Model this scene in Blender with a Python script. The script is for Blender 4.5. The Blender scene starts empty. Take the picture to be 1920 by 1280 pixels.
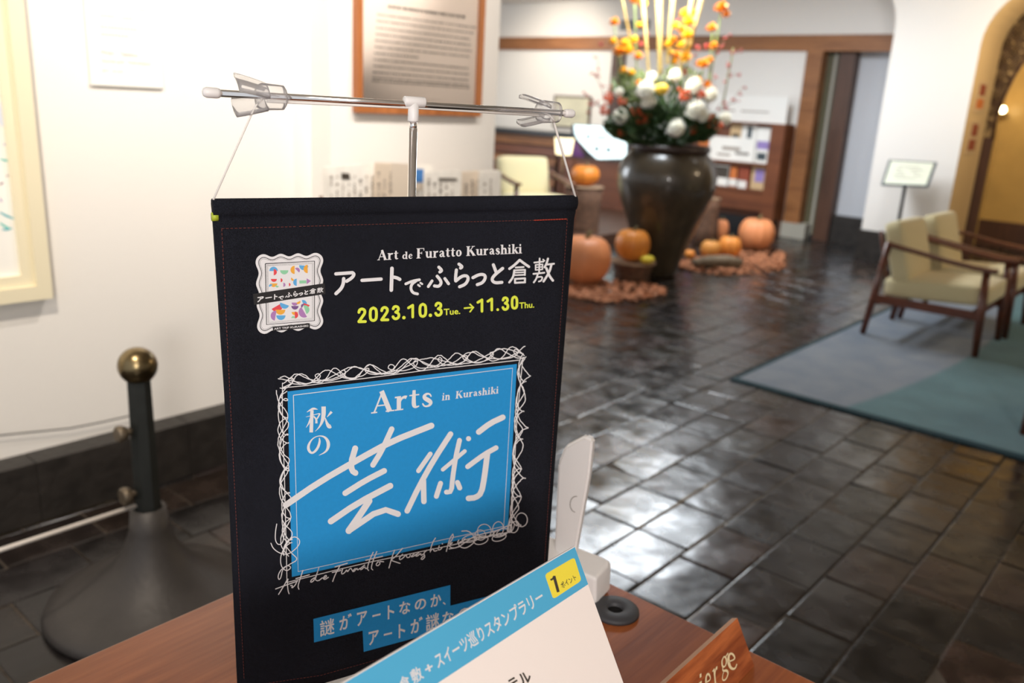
import bpy, bmesh, math, random
from mathutils import Vector, Matrix
S = bpy.context.scene
COL = S.collection
random.seed(7)
PI = math.pi
# ------------------------------------------------------------------ camera
FPX, YAW, PIT, ROLL, CB = 1571.36, math.radians(40.231), math.radians(15.981), math.radians(3.127), math.radians(19.027)
H = 1.35
_h = Vector((-math.sin(YAW), math.cos(YAW), 0)); _r = Vector((math.cos(YAW), math.sin(YAW), 0)); _u = Vector((0, 0, 1))
FW = _h * math.cos(PIT) - _u * math.sin(PIT)
_up = _h * math.sin(PIT) + _u * math.cos(PIT)
RT = _r * math.cos(ROLL) + _up * math.sin(ROLL)
UP = -_r * math.sin(ROLL) + _up * math.cos(ROLL)
CAM = Vector((0, 0, H))
cd = bpy.data.cameras.new('camera'); cam = bpy.data.objects.new('camera', cd); COL.objects.link(cam)
M3 = Matrix((RT, UP, -FW)).transposed()
cam.matrix_world = Matrix.Translation(CAM) @ M3.to_4x4()
cd.sensor_width = 22.3; cd.lens = FPX / 1920 * 22.3
cd.clip_start = 0.02; cd.clip_end = 100
cd.dof.use_dof = True; cd.dof.focus_distance = 0.74; cd.dof.aperture_fstop = 3.2; cd.dof.aperture_blades = 7
S.camera = cam
# ------------------------------------------------------------------ light and exposure
S.view_settings.view_transform = 'Standard'; S.view_settings.look = 'None'
S.view_settings.exposure = 0.75; S.view_settings.gamma = 1.0; S.view_settings.use_curve_mapping = False
w = bpy.data.worlds.new('world'); S.world = w; w.use_nodes = True
w.node_tree.nodes['Background'].inputs[0].default_value = (0.92, 0.95, 1.0, 1)
w.node_tree.nodes['Background'].inputs[1].default_value = 0.42
def area(name, loc, target, sx, sy, power, col=(1, 1, 1), spread=180):
    l = bpy.data.lights.new(name, 'AREA'); l.shape = 'RECTANGLE'; l.size = sx; l.size_y = sy; l.energy = power; l.color = col
    l.spread = math.radians(spread)
    o = bpy.data.objects.new(name, l); COL.objects.link(o); o.location = loc
    d = Vector(target) - Vector(loc); o.rotation_euler = d.to_track_quat('-Z', 'Y').to_euler(); return o
def spot(name, loc, target, power, ang, blend=.6, col=(1, 1, 1), rad=.04):
    l = bpy.data.lights.new(name, 'SPOT'); l.energy = power; l.color = col; l.spot_size = math.radians(ang); l.spot_blend = blend; l.shadow_soft_size = rad
    o = bpy.data.objects.new(name, l); COL.objects.link(o); o.location = loc
    d = Vector(target) - Vector(loc); o.rotation_euler = d.to_track_quat('-Z', 'Y').to_euler(); return o
WARM = (1, .84, .64); DAY = (.86, .93, 1)
area('skylight_daylight', (-3.78, 6.35, 2.67), (-3.78, 6.35, 0), .66, 2.1, 88, DAY)
area('window_behind_viewer', (1.95, -1.55, 1.78), (-.5, .4, 1.05), .55, .5, 30, (1, .95, .9))
area('lounge_window_daylight', (-9.6, 5.0, 1.5), (-4, 6.2, .8), 1.6, 1.4, 60, DAY)
spot('flower_spotlight', (-3.3, 5.2, 2.6), (-3.9, 6.6, 1.45), 125, 46, .7, (1, .94, .84))
spot('picture_spotlight', (-1.25, .15, 2.5), (-2.73, .85, .95), 82, 88, .9, (1, .88, .74))
spot('wall_washer', (-1.6, 1.7, 2.5), (-2.73, 1.75, 1.7), 70, 90, .9, (1, .93, .86))
spot('notice_spotlight', (-1.5, 2.7, 2.5), (-2.73, 2.6, 1.45), 30, 70, .9, (1, .9, .8))
area('lobby_ceiling_lamp', (.5, -.6, 2.6), (-.4, .5, .9), .9, .9, 10, (1, .9, .8))
area('right_pillar_lamp', (-2.2, 6.9, 2.6), (-2.5, 8.6, 1.8), .4, .4, 9, (.93, .95, 1))
area('lounge_ceiling_lamp', (-6.6, 6.8, 2.6), (-6.8, 9.0, 1.2), 1.2, .6, 7, (1, .9, .78))
spot('lounge_wall_fill', (-7.1, 8.0, 2.6), (-7.4, 9.5, 1.5), 70, 95, .9, (1, .9, .76))  # added fill spot, brightens the back wall of the lounge
area('chair_warm_fill', (.9, 7.2, 2.6), (-1.3, 6.1, .4), .7, .7, 24, (1, .76, .5))  # added fill, stands in for the arch room's warm light on the chairs
spot('arch_room_lamp', (-1.1, 9.9, 2.5), (-1.9, 11.2, 1.3), 60, 130, .9, (1, .84, .6))
area('arch_reveal_fill', (-1.0, 8.2, 2.2), (-2.0, 9.4, 1.9), .3, .3, 9, (1, .84, .6))  # unseen fill added to lift the tan reveal out of the dark
# ------------------------------------------------------------------ pixel rays onto known planes of the room
def ray(x, y): return FW + RT * ((x - 960) / FPX) - UP * ((y - 640) / FPX)
def on(x, y, p, n):
    d = ray(x, y); t = (Vector(p) - CAM).dot(Vector(n)) / d.dot(Vector(n)); return CAM + d * t
def onz(x, y, z=0.0): return on(x, y, (0, 0, z), (0, 0, 1))
def onx(x, y, X): return on(x, y, (X, 0, 0), (1, 0, 0))
def ony(x, y, Y): return on(x, y, (0, Y, 0), (0, 1, 0))
# ------------------------------------------------------------------ materials
def nt(name):
    m = bpy.data.materials.new(name); m.use_nodes = True; t = m.node_tree; return m, t, t.nodes['Principled BSDF']
def N(t, typ, **kw):
    n = t.nodes.new(typ)
    for k, v in kw.items(): setattr(n, k, v)
    return n
def srgb(r, g, b):
    f = lambda c: (c / 255 / 12.92) if c / 255 <= .04045 else ((c / 255 + .055) / 1.055) ** 2.4
    return (f(r), f(g), f(b), 1)
def mat(name, col, rough=.5, metal=0, spec=.5, noise=0, nscale=20, bump=0, bscale=200, emit=None, estr=0, coat=0, trans=0, sheen=0):
    m, t, b = nt(name)
    b.inputs['Base Color'].default_value = col; b.inputs['Roughness'].default_value = rough; b.inputs['Metallic'].default_value = metal
    b.inputs['Specular IOR Level'].default_value = spec; b.inputs['Coat Weight'].default_value = coat; b.inputs['Transmission Weight'].default_value = trans
    b.inputs['Sheen Weight'].default_value = sheen
    if emit: b.inputs['Emission Color'].default_value = emit; b.inputs['Emission Strength'].default_value = estr
    if noise or bump:
        tc = N(t, 'ShaderNodeTexCoord')
    if noise:
        n = N(t, 'ShaderNodeTexNoise'); n.inputs['Scale'].default_value = nscale; n.inputs['Detail'].default_value = 5
        t.links.new(tc.outputs['Object'], n.inputs['Vector'])
        r = N(t, 'ShaderNodeMapRange'); r.inputs[1].default_value = .3; r.inputs[2].default_value = .7; r.inputs[3].default_value = 1 - noise; r.inputs[4].default_value = 1 + noise
        t.links.new(n.outputs[0], r.inputs[0])
        mx = N(t, 'ShaderNodeVectorMath', operation='SCALE'); mx.inputs[0].default_value = col[:3]
        t.links.new(r.outputs[0], mx.inputs['Scale']); t.links.new(mx.outputs[0], b.inputs['Base Color'])
    if bump:
        n2 = N(t, 'ShaderNodeTexNoise'); n2.inputs['Scale'].default_value = bscale; n2.inputs['Detail'].default_value = 3
        t.links.new(tc.outputs['Object'], n2.inputs['Vector'])
        bp = N(t, 'ShaderNodeBump'); bp.inputs['Strength'].default_value = bump; bp.inputs['Distance'].default_value = .01
        t.links.new(n2.outputs[0], bp.inputs['Height']); t.links.new(bp.outputs[0], b.inputs['Normal'])
    return m
def wood(name, c1, c2, axis='Y', rough=.4, scale=18, dist=3, stretch=.08, coat=0):
    m, t, b = nt(name); tc = N(t, 'ShaderNodeTexCoord'); mp = N(t, 'ShaderNodeMapping')
    sc = {'X': (stretch, 1, 1), 'Y': (1, stretch, 1), 'Z': (1, 1, stretch)}[axis]; mp.inputs['Scale'].default_value = sc
    t.links.new(tc.outputs['Object'], mp.inputs[0])
    n = N(t, 'ShaderNodeTexNoise'); n.inputs['Scale'].default_value = scale; n.inputs['Detail'].default_value = 8; n.inputs['Distortion'].default_value = dist * .3
    t.links.new(mp.outputs[0], n.inputs['Vector'])
    n2 = N(t, 'ShaderNodeTexNoise'); n2.inputs['Scale'].default_value = scale * 9; n2.inputs['Detail'].default_value = 4
    t.links.new(mp.outputs[0], n2.inputs['Vector'])
    ad = N(t, 'ShaderNodeMath', operation='MULTIPLY_ADD'); ad.inputs[1].default_value = .5; t.links.new(n2.outputs[0], ad.inputs[0]); t.links.new(n.outputs[0], ad.inputs[2])
    cr = N(t, 'ShaderNodeValToRGB'); cr.color_ramp.elements[0].position = .55; cr.color_ramp.elements[1].position = .95
    cr.color_ramp.elements[0].color = c1; cr.color_ramp.elements[1].color = c2
    t.links.new(ad.outputs[0], cr.inputs[0]); t.links.new(cr.outputs[0], b.inputs['Base Color'])
    b.inputs['Roughness'].default_value = rough; b.inputs['Coat Weight'].default_value = coat
    bp = N(t, 'ShaderNodeBump'); bp.inputs['Strength'].default_value = .12; bp.inputs['Distance'].default_value = .002
    t.links.new(ad.outputs[0], bp.inputs['Height']); t.links.new(bp.outputs[0], b.inputs['Normal'])
    return m
def emis(name, col, s):
    m, t, b = nt(name); b.inputs['Base Color'].default_value = (0, 0, 0, 1); b.inputs['Emission Color'].default_value = col; b.inputs['Emission Strength'].default_value = s; return m
def tile_mat(island):
    m, t, b = nt('glazed_dark_tile_island' if island else 'glazed_dark_tile')
    if island: src = N(t, 'ShaderNodeNewGeometry').outputs['Random Per Island']
    else: src = N(t, 'ShaderNodeObjectInfo').outputs['Random']
    cr = N(t, 'ShaderNodeValToRGB'); e = cr.color_ramp.elements
    stops = [(0, (26, 25, 27)), (.22, (36, 32, 31)), (.4, (31, 29, 28)), (.55, (48, 38, 32)), (.7, (34, 32, 34)), (.82, (68, 48, 40)), (.9, (46, 40, 29)), (1, (30, 27, 28))]
    e[0].position = 0; e[0].color = srgb(*stops[0][1]); e[1].position = 1; e[1].color = srgb(*stops[-1][1])
    for p, c in stops[1:-1]: k = e.new(p); k.color = srgb(*c)
    cr.color_ramp.interpolation = 'LINEAR'
    t.links.new(src, cr.inputs[0])
    geo = N(t, 'ShaderNodeNewGeometry')
    n = N(t, 'ShaderNodeTexNoise'); n.inputs['Scale'].default_value = 9; n.inputs['Detail'].default_value = 6
    t.links.new(geo.outputs['Position'], n.inputs['Vector'])
    r = N(t, 'ShaderNodeMapRange'); r.inputs[1].default_value = .3; r.inputs[2].default_value = .7; r.inputs[3].default_value = .45; r.inputs[4].default_value = 1.4; t.links.new(n.outputs[0], r.inputs[0])
    mx = N(t, 'ShaderNodeVectorMath', operation='SCALE'); t.links.new(cr.outputs[0], mx.inputs[0]); t.links.new(r.outputs[0], mx.inputs['Scale']); t.links.new(mx.outputs[0], b.inputs['Base Color'])
    rr = N(t, 'ShaderNodeMapRange'); rr.inputs[1].default_value = .3; rr.inputs[2].default_value = .7; rr.inputs[3].default_value = .15; rr.inputs[4].default_value = .34; t.links.new(n.outputs[0], rr.inputs[0]); t.links.new(rr.outputs[0], b.inputs['Roughness'])
    n2 = N(t, 'ShaderNodeTexNoise'); n2.inputs['Scale'].default_value = 5; n2.inputs['Detail'].default_value = 2; t.links.new(geo.outputs['Position'], n2.inputs['Vector'])
    bp = N(t, 'ShaderNodeBump'); bp.inputs['Strength'].default_value = .5; bp.inputs['Distance'].default_value = .012
    t.links.new(n2.outputs[0], bp.inputs['Height']); t.links.new(bp.outputs[0], b.inputs['Normal'])
    b.inputs['Specular IOR Level'].default_value = .45; b.inputs['Coat Weight'].default_value = .08; b.inputs['Coat Roughness'].default_value = .12
    return m
def thin(name, fac, rough=.03, tint=(1, 1, 1, 1), white=0):
    m = bpy.data.materials.new(name); m.use_nodes = True; t = m.node_tree; t.nodes.clear(); o = t.nodes.new('ShaderNodeOutputMaterial')
    tr = t.nodes.new('ShaderNodeBsdfTransparent'); tr.inputs[0].default_value = tint; g = t.nodes.new('ShaderNodeBsdfGlossy'); g.inputs['Roughness'].default_value = rough
    mx = t.nodes.new('ShaderNodeMixShader'); lw = t.nodes.new('ShaderNodeLayerWeight'); lw.inputs[0].default_value = fac
    t.links.new(lw.outputs['Fresnel'], mx.inputs[0]); t.links.new(tr.outputs[0], mx.inputs[1]); t.links.new(g.outputs[0], mx.inputs[2]); last = mx
    if white:
        d = t.nodes.new('ShaderNodeBsdfTranslucent'); d.inputs[0].default_value = (.95, .94, .97, 1); d2 = t.nodes.new('ShaderNodeBsdfDiffuse'); d2.inputs[0].default_value = (.95, .94, .97, 1)
        m1 = t.nodes.new('ShaderNodeMixShader'); t.links.new(d.outputs[0], m1.inputs[1]); t.links.new(d2.outputs[0], m1.inputs[2])
        m2 = t.nodes.new('ShaderNodeMixShader'); m2.inputs[0].default_value = white; t.links.new(mx.outputs[0], m2.inputs[1]); t.links.new(m1.outputs[0], m2.inputs[2]); last = m2
    t.links.new(last.outputs[0], o.inputs[0]); return m
def glass(name, col=(1, 1, 1, 1), ior=1.45, rough=.02):
    m, t, b = nt(name); b.inputs['Base Color'].default_value = col; b.inputs['Transmission Weight'].default_value = 1; b.inputs['Roughness'].default_value = rough; b.inputs['IOR'].default_value = ior; return m
Mt = dict(
    wall=mat('white_plaster', srgb(236, 232, 226), .85, bump=.08, bscale=60),
    wallg=mat('pale_grey_plaster', srgb(205, 207, 212), .85, bump=.05, bscale=60),
    ceil=mat('ceiling_paint', srgb(196, 188, 176), .9),
    stone=mat('black_stone_skirting', srgb(44, 40, 37), .45, noise=.35, nscale=14, bump=.3, bscale=40),
    grout=mat('grout', srgb(80, 70, 60), .8, noise=.3, nscale=30),
    tile=tile_mat(False), tile_i=tile_mat(True),
    cream=mat('cream_painted_frame', srgb(236, 226, 196), .45),
    canvas=mat('canvas_paint', srgb(244, 242, 236), .8, noise=.03, nscale=4),
    paper=mat('white_paper', srgb(240, 238, 232), .7),
    whitep=mat('white_plastic', srgb(238, 234, 232), .35, spec=.5),
    whitecord=mat('white_cord', srgb(238, 232, 226), .7),
    chrome=mat('polished_chrome', (.93, .90, .88, 1), .08, 1),
    clear=thin('clear_plastic', .14, .1, (1, 1, 1, 1), .24),
    desk=wood('desk_veneer', srgb(132, 66, 28), srgb(172, 96, 48), 'Y', .38, 22, 2, .05, .15),
    plate=wood('nameplate_wood', srgb(138, 64, 26), srgb(202, 112, 58), 'Y', .45, 26, 8, .12),
    plate_edge=mat('nameplate_pale_edge', srgb(190, 142, 106), .5),
    cream_ink=mat('cream_lettering', srgb(236, 214, 170), .6),
    teak=wood('teak_chair_frame', srgb(74, 38, 24), srgb(112, 60, 38), 'X', .35, 14, 2, .2, .2),
    cushion=mat('cream_upholstery', srgb(214, 200, 156), .9, bump=.25, bscale=150, sheen=.2),
    oak=wood('honey_oak', srgb(124, 78, 42), srgb(160, 106, 62), 'X', .5, 10, 2, .1),
    darkwood=wood('dark_brown_wood', srgb(66, 42, 30), srgb(88, 58, 42), 'Z', .5, 10, 2, .1),
    redwood=wood('red_brown_wood', srgb(96, 50, 26), srgb(124, 70, 38), 'X', .45, 10, 2, .1),
    bark=mat('bark', srgb(96, 68, 50), .9, noise=.4, nscale=18, bump=.8, bscale=40),
    logtop=mat('sawn_log_face', srgb(150, 122, 96), .8, noise=.2, nscale=25),
    pumpkin=mat('pumpkin_skin', srgb(222, 138, 56), .45, noise=.12, nscale=6),
    pumpkin2=mat('pale_orange_pumpkin_skin', srgb(222, 142, 92), .5, noise=.15, nscale=5),
    stemm=mat('dry_stem', srgb(104, 92, 58), .8),
    gourd=mat('yellow_gourd_skin', srgb(226, 204, 62), .5),
    jar=mat('dark_brown_glaze', srgb(68, 57, 42), .36, noise=.35, nscale=7, bump=.12, bscale=10, coat=.5),
    jarrim=mat('jar_rim_glaze', srgb(62, 46, 40), .4),
    chips=mat('wood_chips', srgb(166, 108, 74), .9, noise=.35, nscale=30),
    brass=mat('aged_brass', srgb(128, 112, 82), .28, 1, noise=.25, nscale=25),
    iron=mat('dark_green_black_metal', srgb(40, 42, 40), .42, .3, noise=.2, nscale=20),
    ironbase=mat('cast_iron_base', srgb(66, 62, 60), .5, .2, noise=.15, nscale=8, bump=.15, bscale=60),
    rubber=mat('dark_grey_rubber', srgb(62, 62, 66), .55),
    black=mat('black_paint', srgb(26, 26, 28), .4),
    hole=mat('dark_hole', srgb(14, 13, 13), .9),
    ink=mat('dark_ink', srgb(66, 58, 50), .7), grey_ink=mat('grey_ink', srgb(104, 96, 88), .7), faint_ink=mat('faint_grey_ink', srgb(160, 150, 140), .7),
    black_ink=mat('black_print', srgb(30, 28, 30), .7),
    white_ink=mat('white_print', srgb(232, 230, 232), .65),
    yellow_ink=mat('yellow_print', srgb(226, 236, 72), .65),
    blue_ink=mat('blue_print', srgb(24, 146, 214), .7, noise=.03, nscale=300),
    card_blue=mat('card_blue', srgb(84, 180, 224), .5), card_yellow=mat('card_yellow', srgb(252, 232, 74), .5), card=mat('card_stock', srgb(255, 244, 238), .55),
    thread=mat('red_thread', srgb(190, 62, 40), .8), thread_d=mat('dull_red_thread', srgb(112, 52, 44), .8),
    lime=mat('lime_dowel', srgb(176, 190, 50), .5),
    redp=mat('badge_red', srgb(228, 74, 80), .7), bluep=mat('badge_blue', srgb(94, 172, 226), .7), greenp=mat('badge_green', srgb(146, 208, 168), .7),
    orangep=mat('badge_orange', srgb(240, 172, 62), .7), purplep=mat('badge_purple', srgb(176, 126, 184), .7), duskp=mat('badge_dusk', srgb(120, 84, 140), .7),
    wflower=mat('white_petals', srgb(252, 250, 238), .7), yflower=mat('yellow_orange_petals', srgb(246, 196, 50), .6), oflower=mat('orange_petals', srgb(238, 160, 44), .6),
    hyper=mat('orange_red_berries', srgb(206, 84, 40), .5), redleaf=mat('red_leaf', srgb(176, 62, 54), .6), gflower=mat('lemon_centre', srgb(240, 196, 60), .6),
    leafd=mat('dark_green_leaf', srgb(52, 76, 40), .5), leafl=mat('soft_green_leaf', srgb(122, 138, 88), .6), pampas=mat('dry_pampas', srgb(214, 190, 122), .9), twig=mat('thin_twig', srgb(104, 84, 64), .8), gstem=mat('green_stem', srgb(120, 136, 66), .6),
    pglass=thin('picture_glass', .25, .02),
    doorglass=mat('green_tinted_glass', srgb(96, 92, 72), .15, coat=.3),
    golden=mat('golden_wallpaper', srgb(190, 156, 92), .35, noise=.1, nscale=3),
    tan=mat('tan_plaster', srgb(214, 182, 132), .8), tanlat=mat('tan_lattice_backing', srgb(172, 142, 96), .7),
    posterr=mat('faded_red_print', srgb(150, 72, 48), .7), postero=mat('orange_print', srgb(206, 116, 56), .7), posterp=mat('faded_tan_paper', srgb(206, 176, 134), .8),
    bluen=mat('blue_news_photo', srgb(70, 130, 196), .7), news=mat('newsprint', srgb(240, 236, 228), .85, noise=.06, nscale=25), newsg=mat('grey_green_newsprint', srgb(186, 192, 186), .85), newst=mat('tan_newsprint', srgb(222, 208, 190), .85),
    slate=mat('slate_sign_frame', srgb(60, 72, 78), .5), signp=mat('pale_green_sign_face', srgb(214, 218, 200), .5), orangetape=mat('orange_brass', srgb(200, 140, 80), .4),
    lilac=mat('lilac_print', srgb(150, 130, 190), .6), magenta=mat('dark_plum', srgb(70, 30, 80), .6),
    stonepale=mat('pale_stone_plinth', srgb(168, 164, 152), .6), driftwood=mat('split_log_bark', srgb(120, 104, 84), .9, noise=.35, nscale=16, bump=.7, bscale=30), ventm=mat('grey_vent', srgb(150, 150, 150), .6),
    lampshade=emis('lit_lampshade', (1, .82, .5, 1), 1.6), bulb=emis('lit_bulb', (1, .78, .4, 1), 14), scr_w=emis('bright_screen', (.78, .98, 1, 1), 1.3), scr_p=emis('plum_screen', srgb(96, 40, 120), .5), scr_d=emis('dark_screen', srgb(26, 24, 44), .5),
)
def denim():
    m, t, b = nt('black_denim'); tc = N(t, 'ShaderNodeTexCoord')
    wv = N(t, 'ShaderNodeTexWave', wave_type='BANDS', bands_direction='DIAGONAL'); wv.inputs['Scale'].default_value = 420; wv.inputs['Distortion'].default_value = 1.2; wv.inputs['Detail'].default_value = 2; wv.inputs['Detail Scale'].default_value = 3
    t.links.new(tc.outputs['Object'], wv.inputs['Vector'])
    n = N(t, 'ShaderNodeTexNoise'); n.inputs['Scale'].default_value = 1500; n.inputs['Detail'].default_value = 2; t.links.new(tc.outputs['Object'], n.inputs['Vector'])
    n3 = N(t, 'ShaderNodeTexNoise'); n3.inputs['Scale'].default_value = 9; t.links.new(tc.outputs['Object'], n3.inputs['Vector'])
    m1 = N(t, 'ShaderNodeMath', operation='MULTIPLY_ADD'); m1.inputs[1].default_value = .25; t.links.new(wv.outputs['Fac'], m1.inputs[0]); t.links.new(n.outputs[0], m1.inputs[2])
    m2 = N(t, 'ShaderNodeMath', operation='MULTIPLY_ADD'); m2.inputs[1].default_value = .25; t.links.new(n3.outputs[0], m2.inputs[0]); t.links.new(m1.outputs[0], m2.inputs[2])
    cr = N(t, 'ShaderNodeValToRGB'); cr.color_ramp.elements[0].position = .55; cr.color_ramp.elements[0].color = srgb(9, 9, 12); cr.color_ramp.elements[1].position = 1.05 if False else 1.0; cr.color_ramp.elements[1].color = srgb(40, 42, 52)
    t.links.new(m2.outputs[0], cr.inputs[0]); t.links.new(cr.outputs[0], b.inputs['Base Color']); b.inputs['Roughness'].default_value = .95; b.inputs['Specular IOR Level'].default_value = .15
    bp = N(t, 'ShaderNodeBump'); bp.inputs['Strength'].default_value = .4; bp.inputs['Distance'].default_value = .0006; t.links.new(m1.outputs[0], bp.inputs['Height']); t.links.new(bp.outputs[0], b.inputs['Normal'])
    return m
Mt['denim'] = denim()
def rug_mat():
    m, t, b = nt('two_tone_wool_rug'); geo = N(t, 'ShaderNodeNewGeometry')
    # teal field inside a large circle woven into the rug
    sub = N(t, 'ShaderNodeVectorMath', operation='DISTANCE'); sub.inputs[1].default_value = (-9.95, 5.81, .012)
    t.links.new(geo.outputs['Position'], sub.inputs[0])
    st = N(t, 'ShaderNodeMapRange'); st.inputs[1].default_value = 8.89; st.inputs[2].default_value = 8.92; st.inputs[3].default_value = 1; st.inputs[4].default_value = 0; t.links.new(sub.outputs['Value'], st.inputs[0])
    n = N(t, 'ShaderNodeTexNoise'); n.inputs['Scale'].default_value = 5; n.inputs['Detail'].default_value = 6; t.links.new(geo.outputs['Position'], n.inputs['Vector'])
    n2 = N(t, 'ShaderNodeTexNoise'); n2.inputs['Scale'].default_value = 220; t.links.new(geo.outputs['Position'], n2.inputs['Vector'])
    def ramp(a, c):
        cr = N(t, 'ShaderNodeValToRGB'); cr.color_ramp.elements[0].position = .35; cr.color_ramp.elements[1].position = .65; cr.color_ramp.elements[0].color = a; cr.color_ramp.elements[1].color = c; t.links.new(n.outputs[0], cr.inputs[0]); return cr
    A = ramp(srgb(38, 94, 102), srgb(56, 110, 118)); B = ramp(srgb(98, 112, 128), srgb(120, 128, 138))
    mx = N(t, 'ShaderNodeMix', data_type='RGBA'); t.links.new(st.outputs[0], mx.inputs[0]); t.links.new(A.outputs[0], mx.inputs[6]); t.links.new(B.outputs[0], mx.inputs[7])
    t.links.new(mx.outputs[2], b.inputs['Base Color']); b.inputs['Roughness'].default_value = 1; b.inputs['Sheen Weight'].default_value = .3
    bp = N(t, 'ShaderNodeBump'); bp.inputs['Strength'].default_value = .6; bp.inputs['Distance'].default_value = .006; t.links.new(n2.outputs[0], bp.inputs['Height']); t.links.new(bp.outputs[0], b.inputs['Normal'])
    return m
Mt['rug'] = rug_mat(); Mt['rugedge'] = mat('dark_teal_binding', srgb(34, 62, 70), .9)
# ------------------------------------------------------------------ object helpers
def link(name, bm_or_me, mats, parent=None, smooth=False, loc=None):
    if isinstance(bm_or_me, bmesh.types.BMesh):
        me = bpy.data.meshes.new(name); bm_or_me.to_mesh(me); bm_or_me.free()
    else: me = bm_or_me
    if not isinstance(mats, (list, tuple)): mats = [mats]
    if not me.materials:
        for m in mats: me.materials.append(Mt[m] if isinstance(m, str) else m)
    if smooth:
        for p in me.polygons: p.use_smooth = True
    o = bpy.data.objects.new(name, me); COL.objects.link(o)
    if parent:
        o.parent = parent; o.matrix_parent_inverse = parent.matrix_world.inverted()
    if loc: o.location = loc
    return o
def tag(o, label=None, cat=None, group=None, kind=None):
    if label: o['label'] = label
    if cat: o['category'] = cat
    if group: o['group'] = group
    if kind: o['kind'] = kind
    return o
def root(name, loc, label, cat, group=None, rz=0):
    o = bpy.data.objects.new(name, None); COL.objects.link(o); o.location = loc; o.rotation_euler = (0, 0, rz); o.empty_display_size = .05
    o.matrix_world = Matrix.Translation(Vector(loc)) @ Matrix.Rotation(rz, 4, 'Z')
    return tag(o, label, cat, group)
def struct(name, bm, m, parent=None, smooth=False):
    o = link(name, bm, m, parent, smooth)
    if not parent: o['kind'] = 'structure'
    return o
def box(bm, x0, x1, y0, y1, z0, z1, mi=0, mtx=None, bev=0):
    g = bmesh.ops.create_cube(bm, size=1); vs = g['verts']
    bmesh.ops.scale(bm, vec=(abs(x1 - x0), abs(y1 - y0), abs(z1 - z0)), verts=vs)
    bmesh.ops.translate(bm, vec=((x0 + x1) / 2, (y0 + y1) / 2, (z0 + z1) / 2), verts=vs)
    if bev:
        es = {e for v in vs for e in v.link_edges}
        r = bmesh.ops.bevel(bm, geom=list(es), offset=bev, segments=2, affect='EDGES', profile=.6)
        vs = list({v for f in r['faces'] for v in f.verts} | {v for v in vs if v.is_valid})
    fs = {f for v in vs for f in v.link_faces}
    for f in fs: f.material_index = mi
    if mtx: bmesh.ops.transform(bm, matrix=mtx, verts=vs)
    return vs
def B(*a, **k): bm = bmesh.new(); box(bm, *a, **k); return bm
def tube(bm, pts, rads, seg=12, caps=True, mi=0):
    pts = [Vector(p) for p in pts]
    if not isinstance(rads, (list, tuple)): rads = [rads] * len(pts)
    rings = []; ref = None
    for i, p in enumerate(pts):
        d = (pts[min(i + 1, len(pts) - 1)] - pts[max(i - 1, 0)]).normalized()
        if ref is None: ref = Vector((0, 0, 1)) if abs(d.z) < .9 else Vector((1, 0, 0))
        a = d.cross(ref).normalized(); b_ = d.cross(a).normalized(); ref = -b_ if False else ref
        rings.append([bm.verts.new(p + (a * math.cos(2 * PI * k / seg) + b_ * math.sin(2 * PI * k / seg)) * rads[i]) for k in range(seg)])
    for i in range(len(rings) - 1):
        for k in range(seg):
            f = bm.faces.new((rings[i][k], rings[i][(k + 1) % seg], rings[i + 1][(k + 1) % seg], rings[i + 1][k])); f.material_index = mi; f.smooth = True
    if caps:
        f = bm.faces.new(rings[0][::-1]); f.material_index = mi; f = bm.faces.new(rings[-1]); f.material_index = mi
    return rings
def T(pts, rads, seg=12, caps=True):
    bm = bmesh.new(); tube(bm, pts, rads, seg, caps); bmesh.ops.recalc_face_normals(bm, faces=bm.faces); return bm
def lathe(bm, prof, seg=32, c=(0, 0, 0), mi=0, smooth=True, ribs=0, ribamp=0):
    rings = []
    for r, z in prof:
        ring = []
        for k in range(seg):
            a = 2 * PI * k / seg; rr = r * (1 - ribamp * (1 - abs(math.sin(ribs * a / 2)) ** .6)) if ribs else r
            ring.append(bm.verts.new((c[0] + rr * math.cos(a), c[1] + rr * math.sin(a), c[2] + z)))
        rings.append(ring)
    for i in range(len(rings) - 1):
        for k in range(seg):
            f = bm.faces.new((rings[i][k], rings[i][(k + 1) % seg], rings[i + 1][(k + 1) % seg], rings[i + 1][k])); f.material_index = mi; f.smooth = smooth
    if prof[0][0] > 1e-6:
        f = bm.faces.new(rings[0][::-1]); f.material_index = mi
    if prof[-1][0] > 1e-6:
        f = bm.faces.new(rings[-1]); f.material_index = mi
    return rings
def LA(prof, seg=32, c=(0, 0, 0), **k):
    bm = bmesh.new(); lathe(bm, prof, seg, c, **k); bmesh.ops.recalc_face_normals(bm, faces=bm.faces); return bm
def copy_tree(o, parent=None):
    c = o.copy(); COL.objects.link(c); c.parent = parent
    for ch in list(o.children): copy_tree(ch, c)
    return c
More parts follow.
